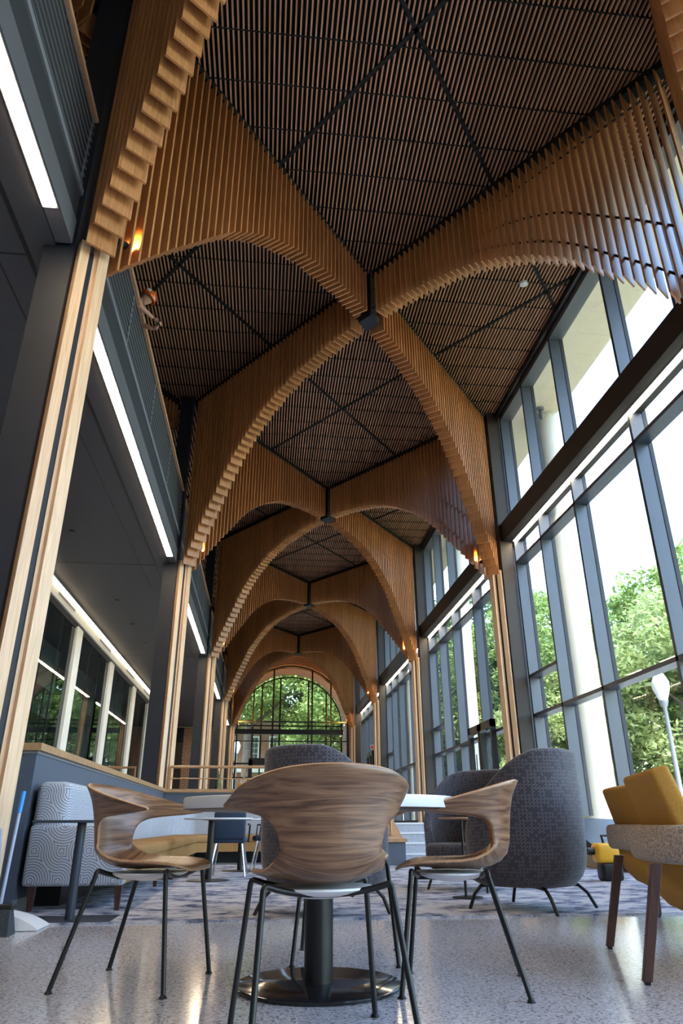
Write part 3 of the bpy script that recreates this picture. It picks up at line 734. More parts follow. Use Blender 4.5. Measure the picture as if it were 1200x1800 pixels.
    for (yt, ys) in ((-.13, -.10), (.19, .16)):
        pts = []
        for i in range(13):
            s = i / 6 - 1; x = .205 * s; z = .425 + .028 * abs(s) ** 2.4; pts.append((x, yt + (ys - yt) * (1 - s * s), z))
        fr.tube(pts, .0105, 10)
    fr.tube([(.09, -.1, .42), (.09, .17, .42)], .007, 8); fr.tube([(-.09, -.1, .42), (-.09, .17, .42)], .007, 8)
    fr.build('frame', M['black'], t, smooth=True, local=True)
    for sx in (-1, 1):
        for yt, yf, xf in ((-.13, -.26, .262), (.19, .245, .262)):
            pts = [(sx * .203, yt, .452)]
            for i in range(1, 5):
                f = i / 4; pts.append((sx * (.203 + .018 * math.sin(f * PI / 2)), yt + (yf - yt) * .06 * f, .452 + .004 * math.sin(f * PI) - .022 * f * f))
            pts.append((sx * xf, yf, .012)); lg = MB().tube(pts, .0105, 10).build('leg', M['black'], t, smooth=True, local=True)
            MB().lathe([(.017, 0), (.017, .004), (.008, .014), (.008, .022)], (sx * xf, yf, 0), 14).build('glide', M['black'], lg, smooth=True, local=True)
    return t
chair = make_chair()
def place(o, x, y, fx, fy, label, group, z=0):
    o.location = (x, y, z); o.rotation_euler = (0, 0, heading(fx, fy)); o['label'] = label; o['group'] = group; return o
CG = 'walnut bentwood chairs round the table'
place(chair, .212, 2.74, -.14, .99, 'walnut bentwood armchair in front centre, its back to the viewer', CG)
place(copy_tree(chair), -.53, 3.73, .95, -.28, 'walnut bentwood armchair on the left side of the round table', CG)
place(copy_tree(chair), .89, 3.48, -.95, .25, 'walnut bentwood armchair on the right side of the round table', CG)
place(copy_tree(chair), .47, 4.22, -.15, -.98, 'walnut bentwood armchair at the far side of round table', CG)

# round cafe table
t = thing('round_table', (.27, 3.55, 0), 'round white table on a thick black pedestal', 'table')
MB().lathe([(.60, .7035), (.631, .7035), (.633, .706), (.633, .747), (.629, .751), (.0, .751)], (.27, 3.55, 0), 72).build('tabletop', M['white'], t, smooth=True)
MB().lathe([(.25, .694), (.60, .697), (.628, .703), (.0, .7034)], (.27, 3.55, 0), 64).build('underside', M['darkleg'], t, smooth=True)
MB().lathe([(.063, .018), (.063, .69), (.22, .70), (.22, .712)], (.27, 3.55, 0), 32).build('pedestal', M['black'], t, smooth=True)
MB().lathe([(.355, 0), (.36, .006), (.36, .014), (.354, .018), (.0, .019)], (.27, 3.55, 0), 64).build('base_plate', simple('gloss_black', (.012, .012, .014), .12), t, smooth=True)

# ------------------------------------------------------------------ high-backed tub chairs
def make_tub():
    t = thing('tub_chair', (0, 0, 0), 'tub', 'chair')
    # outer shell: plan superellipse, open at the front; top sweeps from high back to low arms
    m = MB(); uv = []; NA = 56; A = 2.35; NZ = 14; th = .075
    def plan(a, z, r=1.0):
        sw = 1 + .05 * math.sin(min(1, max(0, (z - .15) / .9)) * PI) ; rx, ry = .445 * sw, .43 * sw
        ty = .05 * (z - .2)
        n = 2.6; ca, sa = math.cos(a), math.sin(a); d = (abs(sa / rx) ** n + abs(ca / ry) ** n) ** (-1 / n) * 1
        return Vector((sa * d * r, -ca * d * r - ty * math.cos(a), 0))
    def top(a):
        s = abs(a) / A; return 1.20 - .10 * s ** 2 - .52 * max(0, (s - .30) / .70) ** 1.7
    def ring(a, sgn_in):
        pts = []; zt = top(a); z0 = .17
        prof = []
        for j in range(NZ + 1):
            z = z0 + (zt - .045 - z0) * j / NZ; r = 1.0
            if j == 0: r = .80
            elif j == 1: r = .93
            elif j == 2: r = .985
            prof.append((z if j else z0, r))
        for (z, r) in prof: p = plan(a, z, r); pts.append(Vector((p.x, p.y, z)))
        pt = plan(a, zt); nrm = Vector((pt.x, pt.y, 0)).normalized()
        for k in range(1, 6):
            ph = PI * k / 6; q = Vector((pt.x, pt.y, 0)) - nrm * (th / 2) * (1 - math.cos(ph)); pts.append(Vector((q.x, q.y, zt - .045 + .045 * math.sin(ph))))
        for j in range(NZ + 1):
            z = (zt - .045) + (.36 - (zt - .045)) * j / NZ; p = plan(a, z); q = Vector((p.x, p.y, 0)) - Vector((p.x, p.y, 0)).normalized() * th; pts.append(Vector((q.x, q.y, z)))
        return pts
    rings = [ring(-A + 2 * A * i / NA, 1) for i in range(NA + 1)]; n = len(rings[0])
    for i, rg in enumerate(rings):
        a = (-A + 2 * A * i / NA) * .45; s = 0
        for j, p in enumerate(rg):
            if j: s += (p - rg[j - 1]).length
            m.v.append(p); uv.append((a, s))
    for i in range(NA):
        for j in range(n - 1): m.f.append((i * n + j, i * n + j + 1, (i + 1) * n + j + 1, (i + 1) * n + j)); m.fm.append(0)
    m.f.append(tuple(range(n))); m.f.append(tuple(NA * n + j for j in reversed(range(n)))); m.fm += [0, 0]
    m.f.append(tuple(i * n for i in range(NA + 1))); m.fm.append(0)
    me = bpy.data.meshes.new('upholstered_shell'); me.from_pydata(m.v, [], m.f); me.update()
    ul = me.uv_layers.new(name='UVMap')
    for p in me.polygons:
        for li in p.loop_indices: ul.data[li].uv = uv[me.loops[li].vertex_index]
    bm = bmesh.new(); bm.from_mesh(me); bmesh.ops.recalc_face_normals(bm, faces=bm.faces[:]); bm.to_mesh(me); bm.free()
    me.materials.append(M['tub']); me.polygons.foreach_set('use_smooth', [True] * len(me.polygons))
    try: me.set_sharp_from_angle(angle=R(50))
    except Exception: pass
    o = bpy.data.objects.new('upholstered_shell', me); C.objects.link(o); o.parent = t
    c = MB(); c.rbox((-.36, -.30, .27), (.36, .40, .44), .06, 4); c.build('seat_cushion', M['tub'], t, smooth=True, local=True, uvfn=planar)
    for sx in (-1, 1):
        for y0_, y1_ in ((-.18, -.40), (.2, .36)):
            pts = [(sx * .14, y0_ * .6, .18), (sx * .24, y0_, .175), (sx * .29, (y0_ + y1_) / 2, .165), (sx * .325, y0_ + (y1_ - y0_) * .75, .11), (sx * .35, y1_, .0)]
            MB().tube(pts, .014, 10).build('leg', M['black'], t, smooth=True, local=True)
    return t
tub = make_tub(); TG = 'dark grey high backed tub chairs'
place(tub, 2.20, 6.24, -.67, .74, 'large dark grey tub chair at right, curved back toward the viewer', TG, .012)
place(copy_tree(tub), 2.25, 8.05, -.72, -.70, 'dark grey tub chair facing left behind the large one', TG, .012)
place(copy_tree(tub), .50, 6.05, .75, .66, 'dark grey tub chair in the centre, rising behind front walnut chair', TG, .012)
t = thing('tablet_table', (1.87, 7.1, .012), 'tiny wood tablet table between the right tub chairs', 'table')
MB().lathe([(.15, .675), (.165, .685), (.165, .695), (.0, .697)], (1.84, 7.1, 0), 28).build('tabletop', M['ply'], t, smooth=True)
MB().tube([(1.90, 7.12, .02), (1.90, 7.12, .68)], .013, 10).build('post', M['black'], t)
MB().lathe([(.14, .012), (.14, .022)], (1.92, 7.14, 0), 24).build('base', M['black'], t)

# ------------------------------------------------------------------ mustard armchairs
def make_mustard(splay=True):
    t = thing('mustard_armchair', (0, 0, 0), 'm', 'chair')
    bk = MB(); W = .40
    def back(y0, z0, y1, z1, w0, w1, th):
        a = Vector((0, y1 - y0, z1 - z0)).normalized(); n = Vector((0, a.z, -a.y)) * th
        v = []
        for (y, z, w_) in ((y0, z0, w0), (y1, z1, w1)):
            for s in (-1, 1):
                v.append(Vector((s * w_, y, z))); v.append(Vector((s * w_, y, z)) + n)
        return v
    v = back(-.26, .46, -.38, .88, .41, .36, .10)
    bm = bmesh.new(); vs = [bm.verts.new(p) for p in v]
    for f in ((0, 1, 3, 2), (4, 6, 7, 5), (0, 4, 5, 1), (2, 3, 7, 6), (0, 2, 6, 4), (1, 5, 7, 3)): bm.faces.new([vs[i] for i in f])
    bmesh.ops.recalc_face_normals(bm, faces=bm.faces[:]); bmesh.ops.bevel(bm, geom=bm.edges[:], offset=.03, segments=4, profile=.6, affect='EDGES')
    bm.verts.index_update(); bk.add([x_.co.copy() for x_ in bm.verts], [tuple(x_.index for x_ in f.verts) for f in bm.faces]); bm.free()
    bk.build('back_cushion', M['mustard'], t, smooth=True, local=True)
    # boucle band: U in plan round back and arms
    m = MB(); path = []; NB = 40
    for i in range(NB + 1):
        s = -1 + 2 * i / NB; a = s * 2.1
        x = .50 * math.sin(a) if abs(a) < PI / 2 else math.copysign(.50, a); y = -.36 * math.cos(a) if abs(a) < PI / 2 else (abs(a) - PI / 2) * .55
        nn = 3.2; 
        if abs(a) < PI / 2:
            sa, ca = math.sin(a), math.cos(a); d = (abs(sa / .50) ** nn + abs(ca / .37) ** nn) ** (-1 / nn); x, y = sa * d, -ca * d
        path.append(Vector((x, y, .545)))
    sec = []
    for k in range(16):
        ph = 2 * PI * k / 16; cx = math.copysign(abs(math.cos(ph)) ** .5, math.cos(ph)) * .055; cz = math.copysign(abs(math.sin(ph)) ** .6, math.sin(ph)) * .085; sec.append((cx, cz))
    o0 = 0
    for i, p in enumerate(path):
        tg = (path[min(i + 1, NB)] - path[max(i - 1, 0)]).normalized(); nr = Vector((tg.y, -tg.x, 0))
        f = 1 if 0 < i < NB else .6
        for cx, cz in sec: m.v.append(p + nr * cx * f + Vector((0, 0, cz * f)))
    for i in range(NB):
        for k in range(16): k2 = (k + 1) % 16; m.f.append((i * 16 + k, i * 16 + k2, (i + 1) * 16 + k2, (i + 1) * 16 + k)); m.fm.append(0)
    m.f.append(tuple(range(16))); m.f.append(tuple(NB * 16 + k for k in range(16))); m.fm += [0, 0]
    m.build('boucle_arm_band', M['boucle'], t, smooth=True, local=True)
    # rounded bucket below
    m = MB(); m.lathe([(.05, .20), (.22, .215), (.34, .26), (.415, .33), (.44, .42), (.445, .50), (.38, .50), (.05, .49)], (0, -.02, 0), 40, 1.0, .84); m.build('bucket_seat', M['mustard'], t, smooth=True, local=True)
    for sx in (-1, 1):
        for yt, yf in (((-.44, -.56), (.22, .28)) if splay else ((-.08, -.10), (.2, .22))):
            lx_, fx_ = (.47, .48) if splay else (.33, .34)
            l = MB(); l.add([(sx * lx_ - .024, yt - .024, .47), (sx * lx_ + .024, yt - .024, .47), (sx * lx_ + .024, yt + .024, .47), (sx * lx_ - .024, yt + .024, .47),
                             (sx * fx_ - .02, yf - .02, .012), (sx * fx_ + .02, yf - .02, .012), (sx * fx_ + .02, yf + .02, .012), (sx * fx_ - .02, yf + .02, .012)],
                            [(0, 1, 2, 3), (7, 6, 5, 4), (0, 4, 5, 1), (1, 5, 6, 2), (2, 6, 7, 3), (3, 7, 4, 0)])
            lo = l.build('leg', M['darkleg'], t, local=True, bevel=.003)
            MB().box((sx * fx_ - .012, yf - .012, 0), (sx * fx_ + .012, yf + .012, .013)).build('glide', M['black'], lo, local=True)
    return t
mu = make_mustard(); MG = 'mustard armchairs by the right window'
place(mu, 2.36, 3.72, .96, -.28, 'mustard armchair with pale boucle arms cut by the right edge', MG)
place(make_mustard(False), 3.0, 5.3, .97, -.17, 'mustard armchair half hidden behind the nearer one', MG, .0)

# power tool on the rug
t = thing('power_tool', (4.1, 8.9, .012), 'yellow and black cordless power tool on the rug', 'tool')
MB().rbox((3.98, 8.8, .20), (4.3, 9.0, .42), .05, 3).build('body', M['yellow'], t, smooth=True)
MB().rbox((4.02, 8.8, .012), (4.28, 9.0, .21), .04, 3).build('base', M['black'], t, smooth=True)
MB().tube([(3.9, 8.9, .33), (3.99, 8.9, .33)], .04, 12).build('nozzle', M['black'], t)
MB().tube([(4.12, 8.9, .4), (4.1, 8.9, .50), (4.2, 8.9, .50), (4.22, 8.9, .4)], .018, 8).build('handle', M['black'], t)

# ------------------------------------------------------------------ booth bench
t = thing('booth_bench', (-1.4, 10.5, .012), 'long patterned booth with ochre seat against the half walls', 'bench')
def swap(co, nr): return planar(co, nr)
MB().rbox((-1.90, 6.50, .19), (-1.10, 6.66, .64), .03, 3).build('end_panel', M['bench'], t, smooth=True, uvfn=planar)
ye = [6.52, 8.9, 11.3, 13.4]
for a, b in zip(ye, ye[1:]):
    MB().rbox((-1.90, a, .43), (-1.62, b - .01, .98), .07, 4).build('back_cushion', M['bench'], t, smooth=True, uvfn=planar)
    a2 = max(a, 6.67)
    MB().rbox((-1.66, a2, .345), (-1.10, b - .008, .47), .045, 4).build('seat_cushion', M['tan'], t, smooth=True)
    MB().box((-1.86, a2, .19), (-1.13, b - .008, .35)).build('seat_base', M['tan'], t)
c_ = MB(); c_.prism([(-1.90, 13.4), (-1.90, 14.9), (-.5, 14.9), (-.5, 14.62), (-1.3, 14.62), (-1.62, 14.2), (-1.62, 13.4)], 'Z', .43, .98); c_.build('back_cushion', M['bench'], t, uvfn=planar, bevel=.05)
c_ = MB(); c_.prism([(-1.66, 13.4), (-1.66, 14.66), (-.5, 14.66), (-.5, 14.1), (-.85, 14.05), (-1.10, 13.75), (-1.10, 13.4)], 'Z', .345, .47); c_.build('seat_cushion', M['tan'], t, bevel=.04)
c_ = MB(); c_.prism([(-1.86, 13.4), (-1.86, 14.66), (-.5, 14.66), (-.5, 14.13), (-.87, 14.08), (-1.13, 13.77), (-1.13, 13.4)], 'Z', .19, .345); c_.build('seat_base', M['tan'], t)
xs = [-.5, .35, 1.2, 2.05]
for a, b in zip(xs, xs[1:]):
    MB().rbox((a, 14.62, .43), (b - .01, 14.9, .98), .06, 4).build('back_cushion', M['bench'], t, smooth=True, uvfn=planar)
    MB().rbox((a, 14.1, .345), (b - .008, 14.66, .47), .045, 4).build('seat_cushion', M['tan'], t, smooth=True)
    MB().box((a, 14.13, .19), (b - .008, 14.66, .35)).build('seat_base', M['tan'], t)
for (x, y) in ((-1.14, 6.56), (-1.82, 6.56), (-1.16, 8.9), (-1.16, 11.3), (-1.16, 13.3), (.35, 14.17), (1.9, 14.17)):
    l = MB(); l.add([(x - .03, y - .03, .19), (x + .03, y - .03, .19), (x + .03, y + .03, .19), (x - .03, y + .03, .19), (x - .015, y - .015, .012), (x + .02, y - .015, .012), (x + .02, y + .02, .012), (x - .015, y + .02, .012)],
                    [(0, 1, 2, 3), (7, 6, 5, 4), (0, 4, 5, 1), (1, 5, 6, 2), (2, 6, 7, 3), (3, 7, 4, 0)]); l.build('leg', M['darkleg'], t)
MB().box((-1.9, 7.0, .012), (-1.7, 14.6, .19)).build('plinth', M['black'], t)

# laptop table at the booth end
t = thing('laptop_table', (-1.4, 5.98, 0), 'narrow black laptop table at the near end of booth', 'table')
dk = simple('navy_metal', (.02, .027, .045), .45)
MB().box((-1.70, 5.85, .655), (-1.16, 6.2, .675)).build('tabletop', dk, t, bevel=.004)
MB().tube([(-1.37, 6.0, .01), (-1.37, 6.0, .656)], .034, 16).build('post', dk, t, smooth=True)
MB().box((-1.74, 5.82, .0), (-1.05, 6.25, .013)).build('base_plate', dk, t)

def bistro(x, y, r, z, h, label):
    t = thing('bistro_table', (x, y, .012), label, 'table', 'thin white topped tables in the lounge')
    MB().lathe([(r - .02, z - .02), (r, z - .012), (r, z), (.0, z)], (x, y, 0), 48).build('tabletop', M['white'], t, smooth=True)
    MB().lathe([(.04, .02), (.04, z - .03), (.12, z - .022)], (x - .08, y, 0), 20).build('post', M['black'], t, smooth=True)
    MB().lathe([(.26, .012), (.26, .02), (.05, .03)], (x - .08, y, 0), 40).build('base_plate', M['black'], t, smooth=True)
bistro(-.55, 9.7, .43, .715, 0, 'round thin white bistro table in front of the navy chair')
bistro(-.22, 11.6, .40, .715, 0, 'second thin white bistro table just beyond navy chair')

def navy_chair(x, y, fx, fy, label, back=True):
    t = thing('navy_chair', (0, 0, 0), label, 'chair', 'navy padded chairs at the lounge tables')
    MB().rbox((-.215, -.24, .44), (.215, -.18, .79), .03, 3).build('backrest', M['navyf'], t, smooth=True, local=True)
    MB().rbox((-.22, -.22, .40), (.22, .24, .47), .03, 3).build('seat', M['navyf'], t, smooth=True, local=True)
    for sx in (-1, 1):
        for sy in (-1, 1): MB().tube([(sx * .17, sy * .16, .41), (sx * .235, sy * .24, .0)], .014, 8).build('leg', M['chrome'], t, local=True)
        MB().tube([(sx * .235, .18, .40), (sx * .25, .16, .62), (sx * .25, -.2, .63)], .012, 8).build('armrest', M['black'], t, local=True)
    t.location = (x, y, .012); t.rotation_euler = (0, 0, heading(fx, fy)); return t
navy_chair(-.42, 10.62, .05, 1, 'navy padded chair with its back to the viewer by white bistro table')
navy_chair(.12, 11.9, -1, .1, 'navy padded chair partly hidden behind centre tub chair')

# ------------------------------------------------------------------ broom and dustpan
t = thing('broom', (-1.60, 5.42, 0), 'push broom with blue tipped handle leaning at left', 'broom')
MB().tube([(-1.63, 5.42, .14), (-1.645, 5.55, .80)], .012, 12).build('handle', M['greyblue'], t, smooth=True)
MB().tube([(-1.643, 5.53, .72), (-1.648, 5.57, .86)], .0165, 12).build('blue_grip', M['blue'], t, smooth=True)
m = MB(); m.add([(-1.76, 5.38, .14), (-1.54, 5.34, .14), (-1.54, 5.42, .14), (-1.76, 5.46, .14), (-1.80, 5.28, .0), (-1.50, 5.24, .0), (-1.50, 5.40, .0), (-1.80, 5.44, .0)],
                [(0, 1, 2, 3), (7, 6, 5, 4), (0, 4, 5, 1), (1, 5, 6, 2), (2, 6, 7, 3), (3, 7, 4, 0)]); m.build('bristles', M['bristle'], t)
MB().rbox((-1.77, 5.36, .13), (-1.53, 5.45, .17), .012, 2).build('head', M['black'], t)
t = thing('dustpan', (-1.52, 5.52, 0), 'white long handled dustpan on the floor beside the broom', 'dustpan')
m = MB(); n = 14
v = []; f = []
for i in range(n + 1):
    s = i / n; x = -1.72 + .34 * s; h = .10 * (1 - s ** 2.2) + .012
    v += [(x, 5.50, 0.003), (x, 5.50, h), (x, 5.80, h * .9), (x, 5.80, .003)]
for i in range(n):
    for j in range(4): j2 = (j + 1) % 4; f.append((i * 4 + j, i * 4 + j2, (i + 1) * 4 + j2, (i + 1) * 4 + j))
f.append((0, 1, 2, 3)); f.append((n * 4 + 3, n * 4 + 2, n * 4 + 1, n * 4)); m.add(v, f); m.build('pan', M['plastic'], t)
MB().tube([(-1.70, 5.65, .08), (-1.76, 5.60, .62)], .011, 10).build('handle', M['greyblue'], t, smooth=True)

for o_, dx_ in ((bpy.data.objects['broom'], -.06), (bpy.data.objects['dustpan'], -.075)): o_.location.x += dx_

# ------------------------------------------------------------------ sofa on the upper level
t = thing('upper_sofa', (-.3, 25, UP), 'grey sofa back seen beyond the far half wall', 'sofa')
MB().rbox((-.55, 24.4, UP + .3), (1.6, 25.3, UP + .72), .1, 3).build('seat', M['navyf'], t, smooth=True)
MB().rbox((-.55, 24.3, UP + .5), (-.28, 25.3, UP + 1.35), .1, 3).build('backrest', simple('charcoal_fabric', (.05, .05, .065), .9), t, smooth=True)
MB().box((-.4, 24.5, UP), (1.5, 25.2, UP + .3)).build('base', M['black'], t)
tag(MB().rbox((-.84, 24.3, UP + .5), (-.62, 24.85, UP + 1.2), .08, 3).build('throw_pillow', M['mustard'], None, smooth=True), 'mustard throw pillow behind the grey sofa back', 'pillow')
tag(MB().box((-.9, 24.2, UP), (-.6, 24.95, UP + .5)).build('pillow_stand', M['black']), 'dark ottoman under the mustard pillow beyond half wall', 'ottoman')

# ------------------------------------------------------------------ person leaning over the balcony rail
def skin_mesh(name, pts, edges, radii, mat, parent, sub=2):
    me = bpy.data.meshes.new(name); me.from_pydata(pts, edges, []); me.update()
    o = bpy.data.objects.new(name, me); C.objects.link(o); o.parent = parent
    md = o.modifiers.new('skin', 'SKIN'); md.use_smooth_shade = True
    for i, r_ in enumerate(radii): me.skin_vertices[0].data[i].radius = (r_, r_) if not isinstance(r_, tuple) else r_
    me.skin_vertices[0].data[0].use_root = True
    s = o.modifiers.new('sub', 'SUBSURF'); s.levels = sub; s.render_levels = sub
    me.materials.append(mat); return o
def person():
    # origin at feet on the balcony floor; faces +X, leaning over the rail
    bx, by, bz = -2.62, 8.70, 6.66
    t = thing('person', (bx, by, bz), 'person in orange hard hat leaning over the balcony rail with a phone', 'person')
    P = [(0, 0, .92), (.02, 0, 1.05), (.14, 0, 1.20), (.28, 0, 1.30), (.36, 0, 1.33), (.43, -.01, 1.34), (.50, -.02, 1.33),      # pelvis .. neck .. skull
         (.0, .09, .88), (.03, .10, .48), (-.03, .10, .07), (.10, .11, .04),       # left leg, foot
         (.0, -.09, .88), (.03, -.10, .48), (-.03, -.10, .07), (.10, -.11, .04),   # right leg, foot
         (.27, .19, 1.27), (.46, .23, 1.10), (.64, .18, .99),                       # left shoulder, elbow, wrist
         (.27, -.19, 1.27), (.46, -.18, 1.14), (.66, .03, 1.07)]                    # right shoulder, elbow, wrist
    E_ = [(0, 1), (1, 2), (2, 3), (3, 4), (4, 5), (5, 6), (0, 7), (7, 8), (8, 9), (9, 10), (0, 11), (11, 12), (12, 13), (13, 14), (3, 15), (15, 16), (16, 17), (3, 18), (18, 19), (19, 20)]
    Rr = [.15, .14, .15, .13, .055, .075, .085, .10, .065, .045, .04, .10, .065, .045, .04, .07, .046, .030, .07, .046, .030]
    body = skin_mesh('body', P, E_, Rr, M['skin'], t)
    # clothing: slightly larger torso and legs
    skin_mesh('shirt', [P[i] for i in (0, 1, 2, 3)] + [P[15], P[18], (.36, .21, 1.19), (.36, -.185, 1.20)], [(0, 1), (1, 2), (2, 3), (3, 4), (3, 5), (4, 6), (5, 7)], [.17, .16, .17, .145, .09, .09, .065, .065], M['shirt'], body)
    skin_mesh('trousers', [P[0], P[7], P[8], P[9], P[11], P[12], P[13]], [(0, 1), (1, 2), (2, 3), (0, 4), (4, 5), (5, 6)], [.165, .12, .085, .065, .12, .085, .065], M['navyf'], body)
    # head: egg with face features looking down and out
    hc = Vector((.52, -.02, 1.40)); tilt = Matrix.Rotation(R(38), 3, 'Y')
    bm = bmesh.new(); bmesh.ops.create_uvsphere(bm, u_segments=28, v_segments=20, radius=1)
    for v in bm.verts:
        c = v.co; x, y, z = c.x, c.y, c.z
        wz = 1 - .22 * max(0, -z); q = Vector((x * .095 * wz, y * .076 * wz, z * .118))
        if x > .6:
            q.x += .022 * math.exp(-((y / .16) ** 2 + ((z + .08) / .16) ** 2)) + .008 * math.exp(-((y / .3) ** 2 + ((z + .5) / .1) ** 2)) - .010 * math.exp(-(((abs(y) - .38) / .16) ** 2 + ((z - .08) / .12) ** 2))
        if x > .2 and z < -.6: q.x += .012
        v.co = hc + tilt @ q
    h = MB(); bm.verts.index_update(); h.add([v.co.copy() for v in bm.verts], [tuple(v.index for v in f.verts) for f in bm.faces]); bm.free()
    for s in (-1, 1):
        p = hc + tilt @ Vector((-.005, s * .079, -.01)); h.lathe([(.004, -.028), (.013, -.02), (.015, 0), (.018, .02), (.006, .032)], p, 10, 1, .5)
    hd = h.build('head', M['skin'], body, smooth=True, local=True)
    for s in (-1, 1):
        b = hc + tilt @ Vector((.083, s * .03, .012)); MB().lathe([(.001, -.005), (.009, 0), (.001, .005)], b, 10).build('eye', M['black'], hd, local=True)
    # hard hat
    hat = MB(); prof = [(.128, -.005), (.126, .03), (.112, .07), (.085, .10), (.045, .12), (.005, .126)]
    o0 = len(hat.v); hat.lathe(prof, (0, 0, 0), 28); hat.lathe([(.138, -.012), (.14, -.004), (.12, .004)], (.012, 0, 0), 28)
    hat.v = [hc + tilt @ (v + Vector((-.005, 0, .045))) for v in hat.v]; ho = hat.build('hard_hat', M['hat'], body, smooth=True, local=True)
    st_ = MB().rbox((-.03, -.131, .03), (.03, -.116, .075), .004, 1); st_.v = [hc + tilt @ (v + Vector((-.005, 0, .045))) for v in st_.v]; st_.build('white_sticker', M['white'], ho, local=True)
    # hands gripping the phone
    def hand(wr, dirv, palm, side, nm):
        d = Vector(dirv).normalized(); n = Vector(palm).normalized(); s = d.cross(n).normalized() * side; wr = Vector(wr)
        pts = [wr, wr + d * .045, wr + d * .085]; ed = [(0, 1), (1, 2)]; rr = [.026, (.034), (.034)]
        for k in range(4):
            off = s * (-.030 + .020 * k); ln = [.028, .032, .030, .024][k]; i = len(pts)
            b = wr + d * .088 + off; pts += [b, b + d * ln * .9 + n * .012, b + d * ln * 1.1 + n * .035, b + d * ln * .7 + n * .052]
            ed += [(2, i), (i, i + 1), (i + 1, i + 2), (i + 2, i + 3)]; rr += [.0105, .010, .009, .008]
        i = len(pts); b = wr + d * .03 - s * .035; pts += [b, b + d * .03 - s * .015 + n * .02, b + d * .055 - s * .005 + n * .042]; ed += [(1, i), (i, i + 1), (i + 1, i + 2)]; rr += [.013, .011, .009]
        skin_mesh(nm, pts, ed, rr, M['skin'], body, 2)
    hand(P[17], (.8, -.45, .2), (.15, -.6, .5), 1, 'hand'); hand(P[20], (.85, .35, -.25), (.1, .6, -.5), -1, 'hand')
    ph = thing('phone', (bx + .75, by + .10, bz + 1.03), 'dark phone held in both hands over the balcony rail', 'phone')
    MB().rbox((-.006, -.08, -.038), (.004, .08, .038), .003, 2).build('phone_body', M['phone'], ph, local=True)
    MB().lathe([(.006, -.001), (.006, .002)], (.005, .06, .02), 10).build('camera_lens', M['chrome'], ph, local=True)
person()

# ------------------------------------------------------------------ outside
og = MB(); og.box((-60, 47.35, -.1), (90, 160, .25)); og.box((6.1, -30, -.1), (90, 47.35, .25)); struct('ground', og, M['grass'], 'green lawn outside the windows', 'ground')
pv = MB(); pv.box((6.1, -20, .2), (13.0, 47.3, .28)); pv.box((-20, 47.4, .2), (20, 58, .28)); struct('ground_paving', pv, M['paving'], 'pale paving outside the window wall', 'ground')
so2 = MB(); so2.box((6.08, -6, 10.5), (7.32, 47.3, 10.62)); struct('ceiling_exterior', so2, M['exsoffit'], 'cream roof overhang seen through upper windows', 'soffit')
for i in range(-1, 5):
    t = thing('round_column', (7.1, colY(i), .28), 'round pale concrete column outside the window wall, %s' % (('level with %s column' % ORD[i]) if i >= 0 else 'beside the viewer'), 'column', 'concrete columns outside the window wall', kind='structure')
    MB().lathe([(.33, .55), (.33, 10.5)], (7.1, colY(i), 0), 40).build('shaft', M['concrete'], t, smooth=True)
    MB().box((6.7, colY(i) - .42, .28), (7.5, colY(i) + .42, .56)).build('plinth', M['concrete'], t)

def crown_mesh(name, seed, rx, rz, nclump, nleaf, size, mat):
    rnd = random.Random(seed); v = []; f = []
    for c in range(nclump):
        while True:
            p = Vector((rnd.uniform(-1, 1), rnd.uniform(-1, 1), rnd.uniform(-1, 1)))
            if .35 < p.length < 1: break
        p = p.normalized() * (p.length ** .5); cc = Vector((p.x * rx, p.y * rx, p.z * rz)); cr = rnd.uniform(.5, 1.0) * rx * .28
        for k in range(nleaf):
            d = Vector((rnd.gauss(0, 1), rnd.gauss(0, 1), rnd.gauss(0, 1))).normalized() * cr * rnd.uniform(.55, 1.05)
            d.z *= .7; q = cc + d; s = size * rnd.uniform(.6, 1.3)
            u = Vector((rnd.gauss(0, 1), rnd.gauss(0, 1), rnd.gauss(0, .6))).normalized(); w_ = u.cross(Vector((rnd.gauss(0, .5), rnd.gauss(0, .5), 1))).normalized()
            o = len(v); v += [q - u * s, q + w_ * s * .5, q + u * s, q - w_ * s * .5]; f.append((o, o + 1, o + 2, o + 3))
    me = bpy.data.meshes.new(name); me.from_pydata(v, [], f); me.update(); me.materials.append(mat); return me
CR = [crown_mesh('crown_a', 1, 4.6, 4.6, 130, 330, .125, M['leafa']), crown_mesh('crown_b', 2, 4.2, 4.0, 120, 330, .125, M['leafb']), crown_mesh('crown_c', 3, 5.0, 5.0, 130, 330, .13, M['leafc'])]
def tree(x, y, h, s, kind, label, group='trees beyond the glass', low=False):
    t = thing('tree', (x, y, .2), label, 'tree', group)
    pts = []; rnd = random.Random(int(x * 31 + y))
    for i in range(7): f_ = i / 6; pts.append((x + rnd.uniform(-.15, .15) * f_, y + rnd.uniform(-.15, .15) * f_, .2 + (h * .9) * f_))
    MB().tube(pts, .2, 10, radii=[.30 * s * (1 - .75 * i / 6) for i in range(7)]).build('trunk', M['bark'], t, smooth=True)
    bb = MB()
    for k in range(7):
        a = k * 2.4; z0 = h * (.35 + .07 * k); r_ = 2.6 * s
        bb.tube([(x, y, z0), (x + math.cos(a) * r_ * .5, y + math.sin(a) * r_ * .5, z0 + 1.1 * s), (x + math.cos(a) * r_, y + math.sin(a) * r_, z0 + 2.4 * s)], .1, 6, radii=[.12 * s, .08 * s, .03 * s])
    bb.build('branches', M['bark'], t)
    c = bpy.data.objects.new('foliage', CR[kind]); C.objects.link(c); c.parent = t; c.location = (0, 0, h - 3.6 * s); c.scale = (s, s, s * 1.05); c.rotation_euler = (0, 0, x + y)
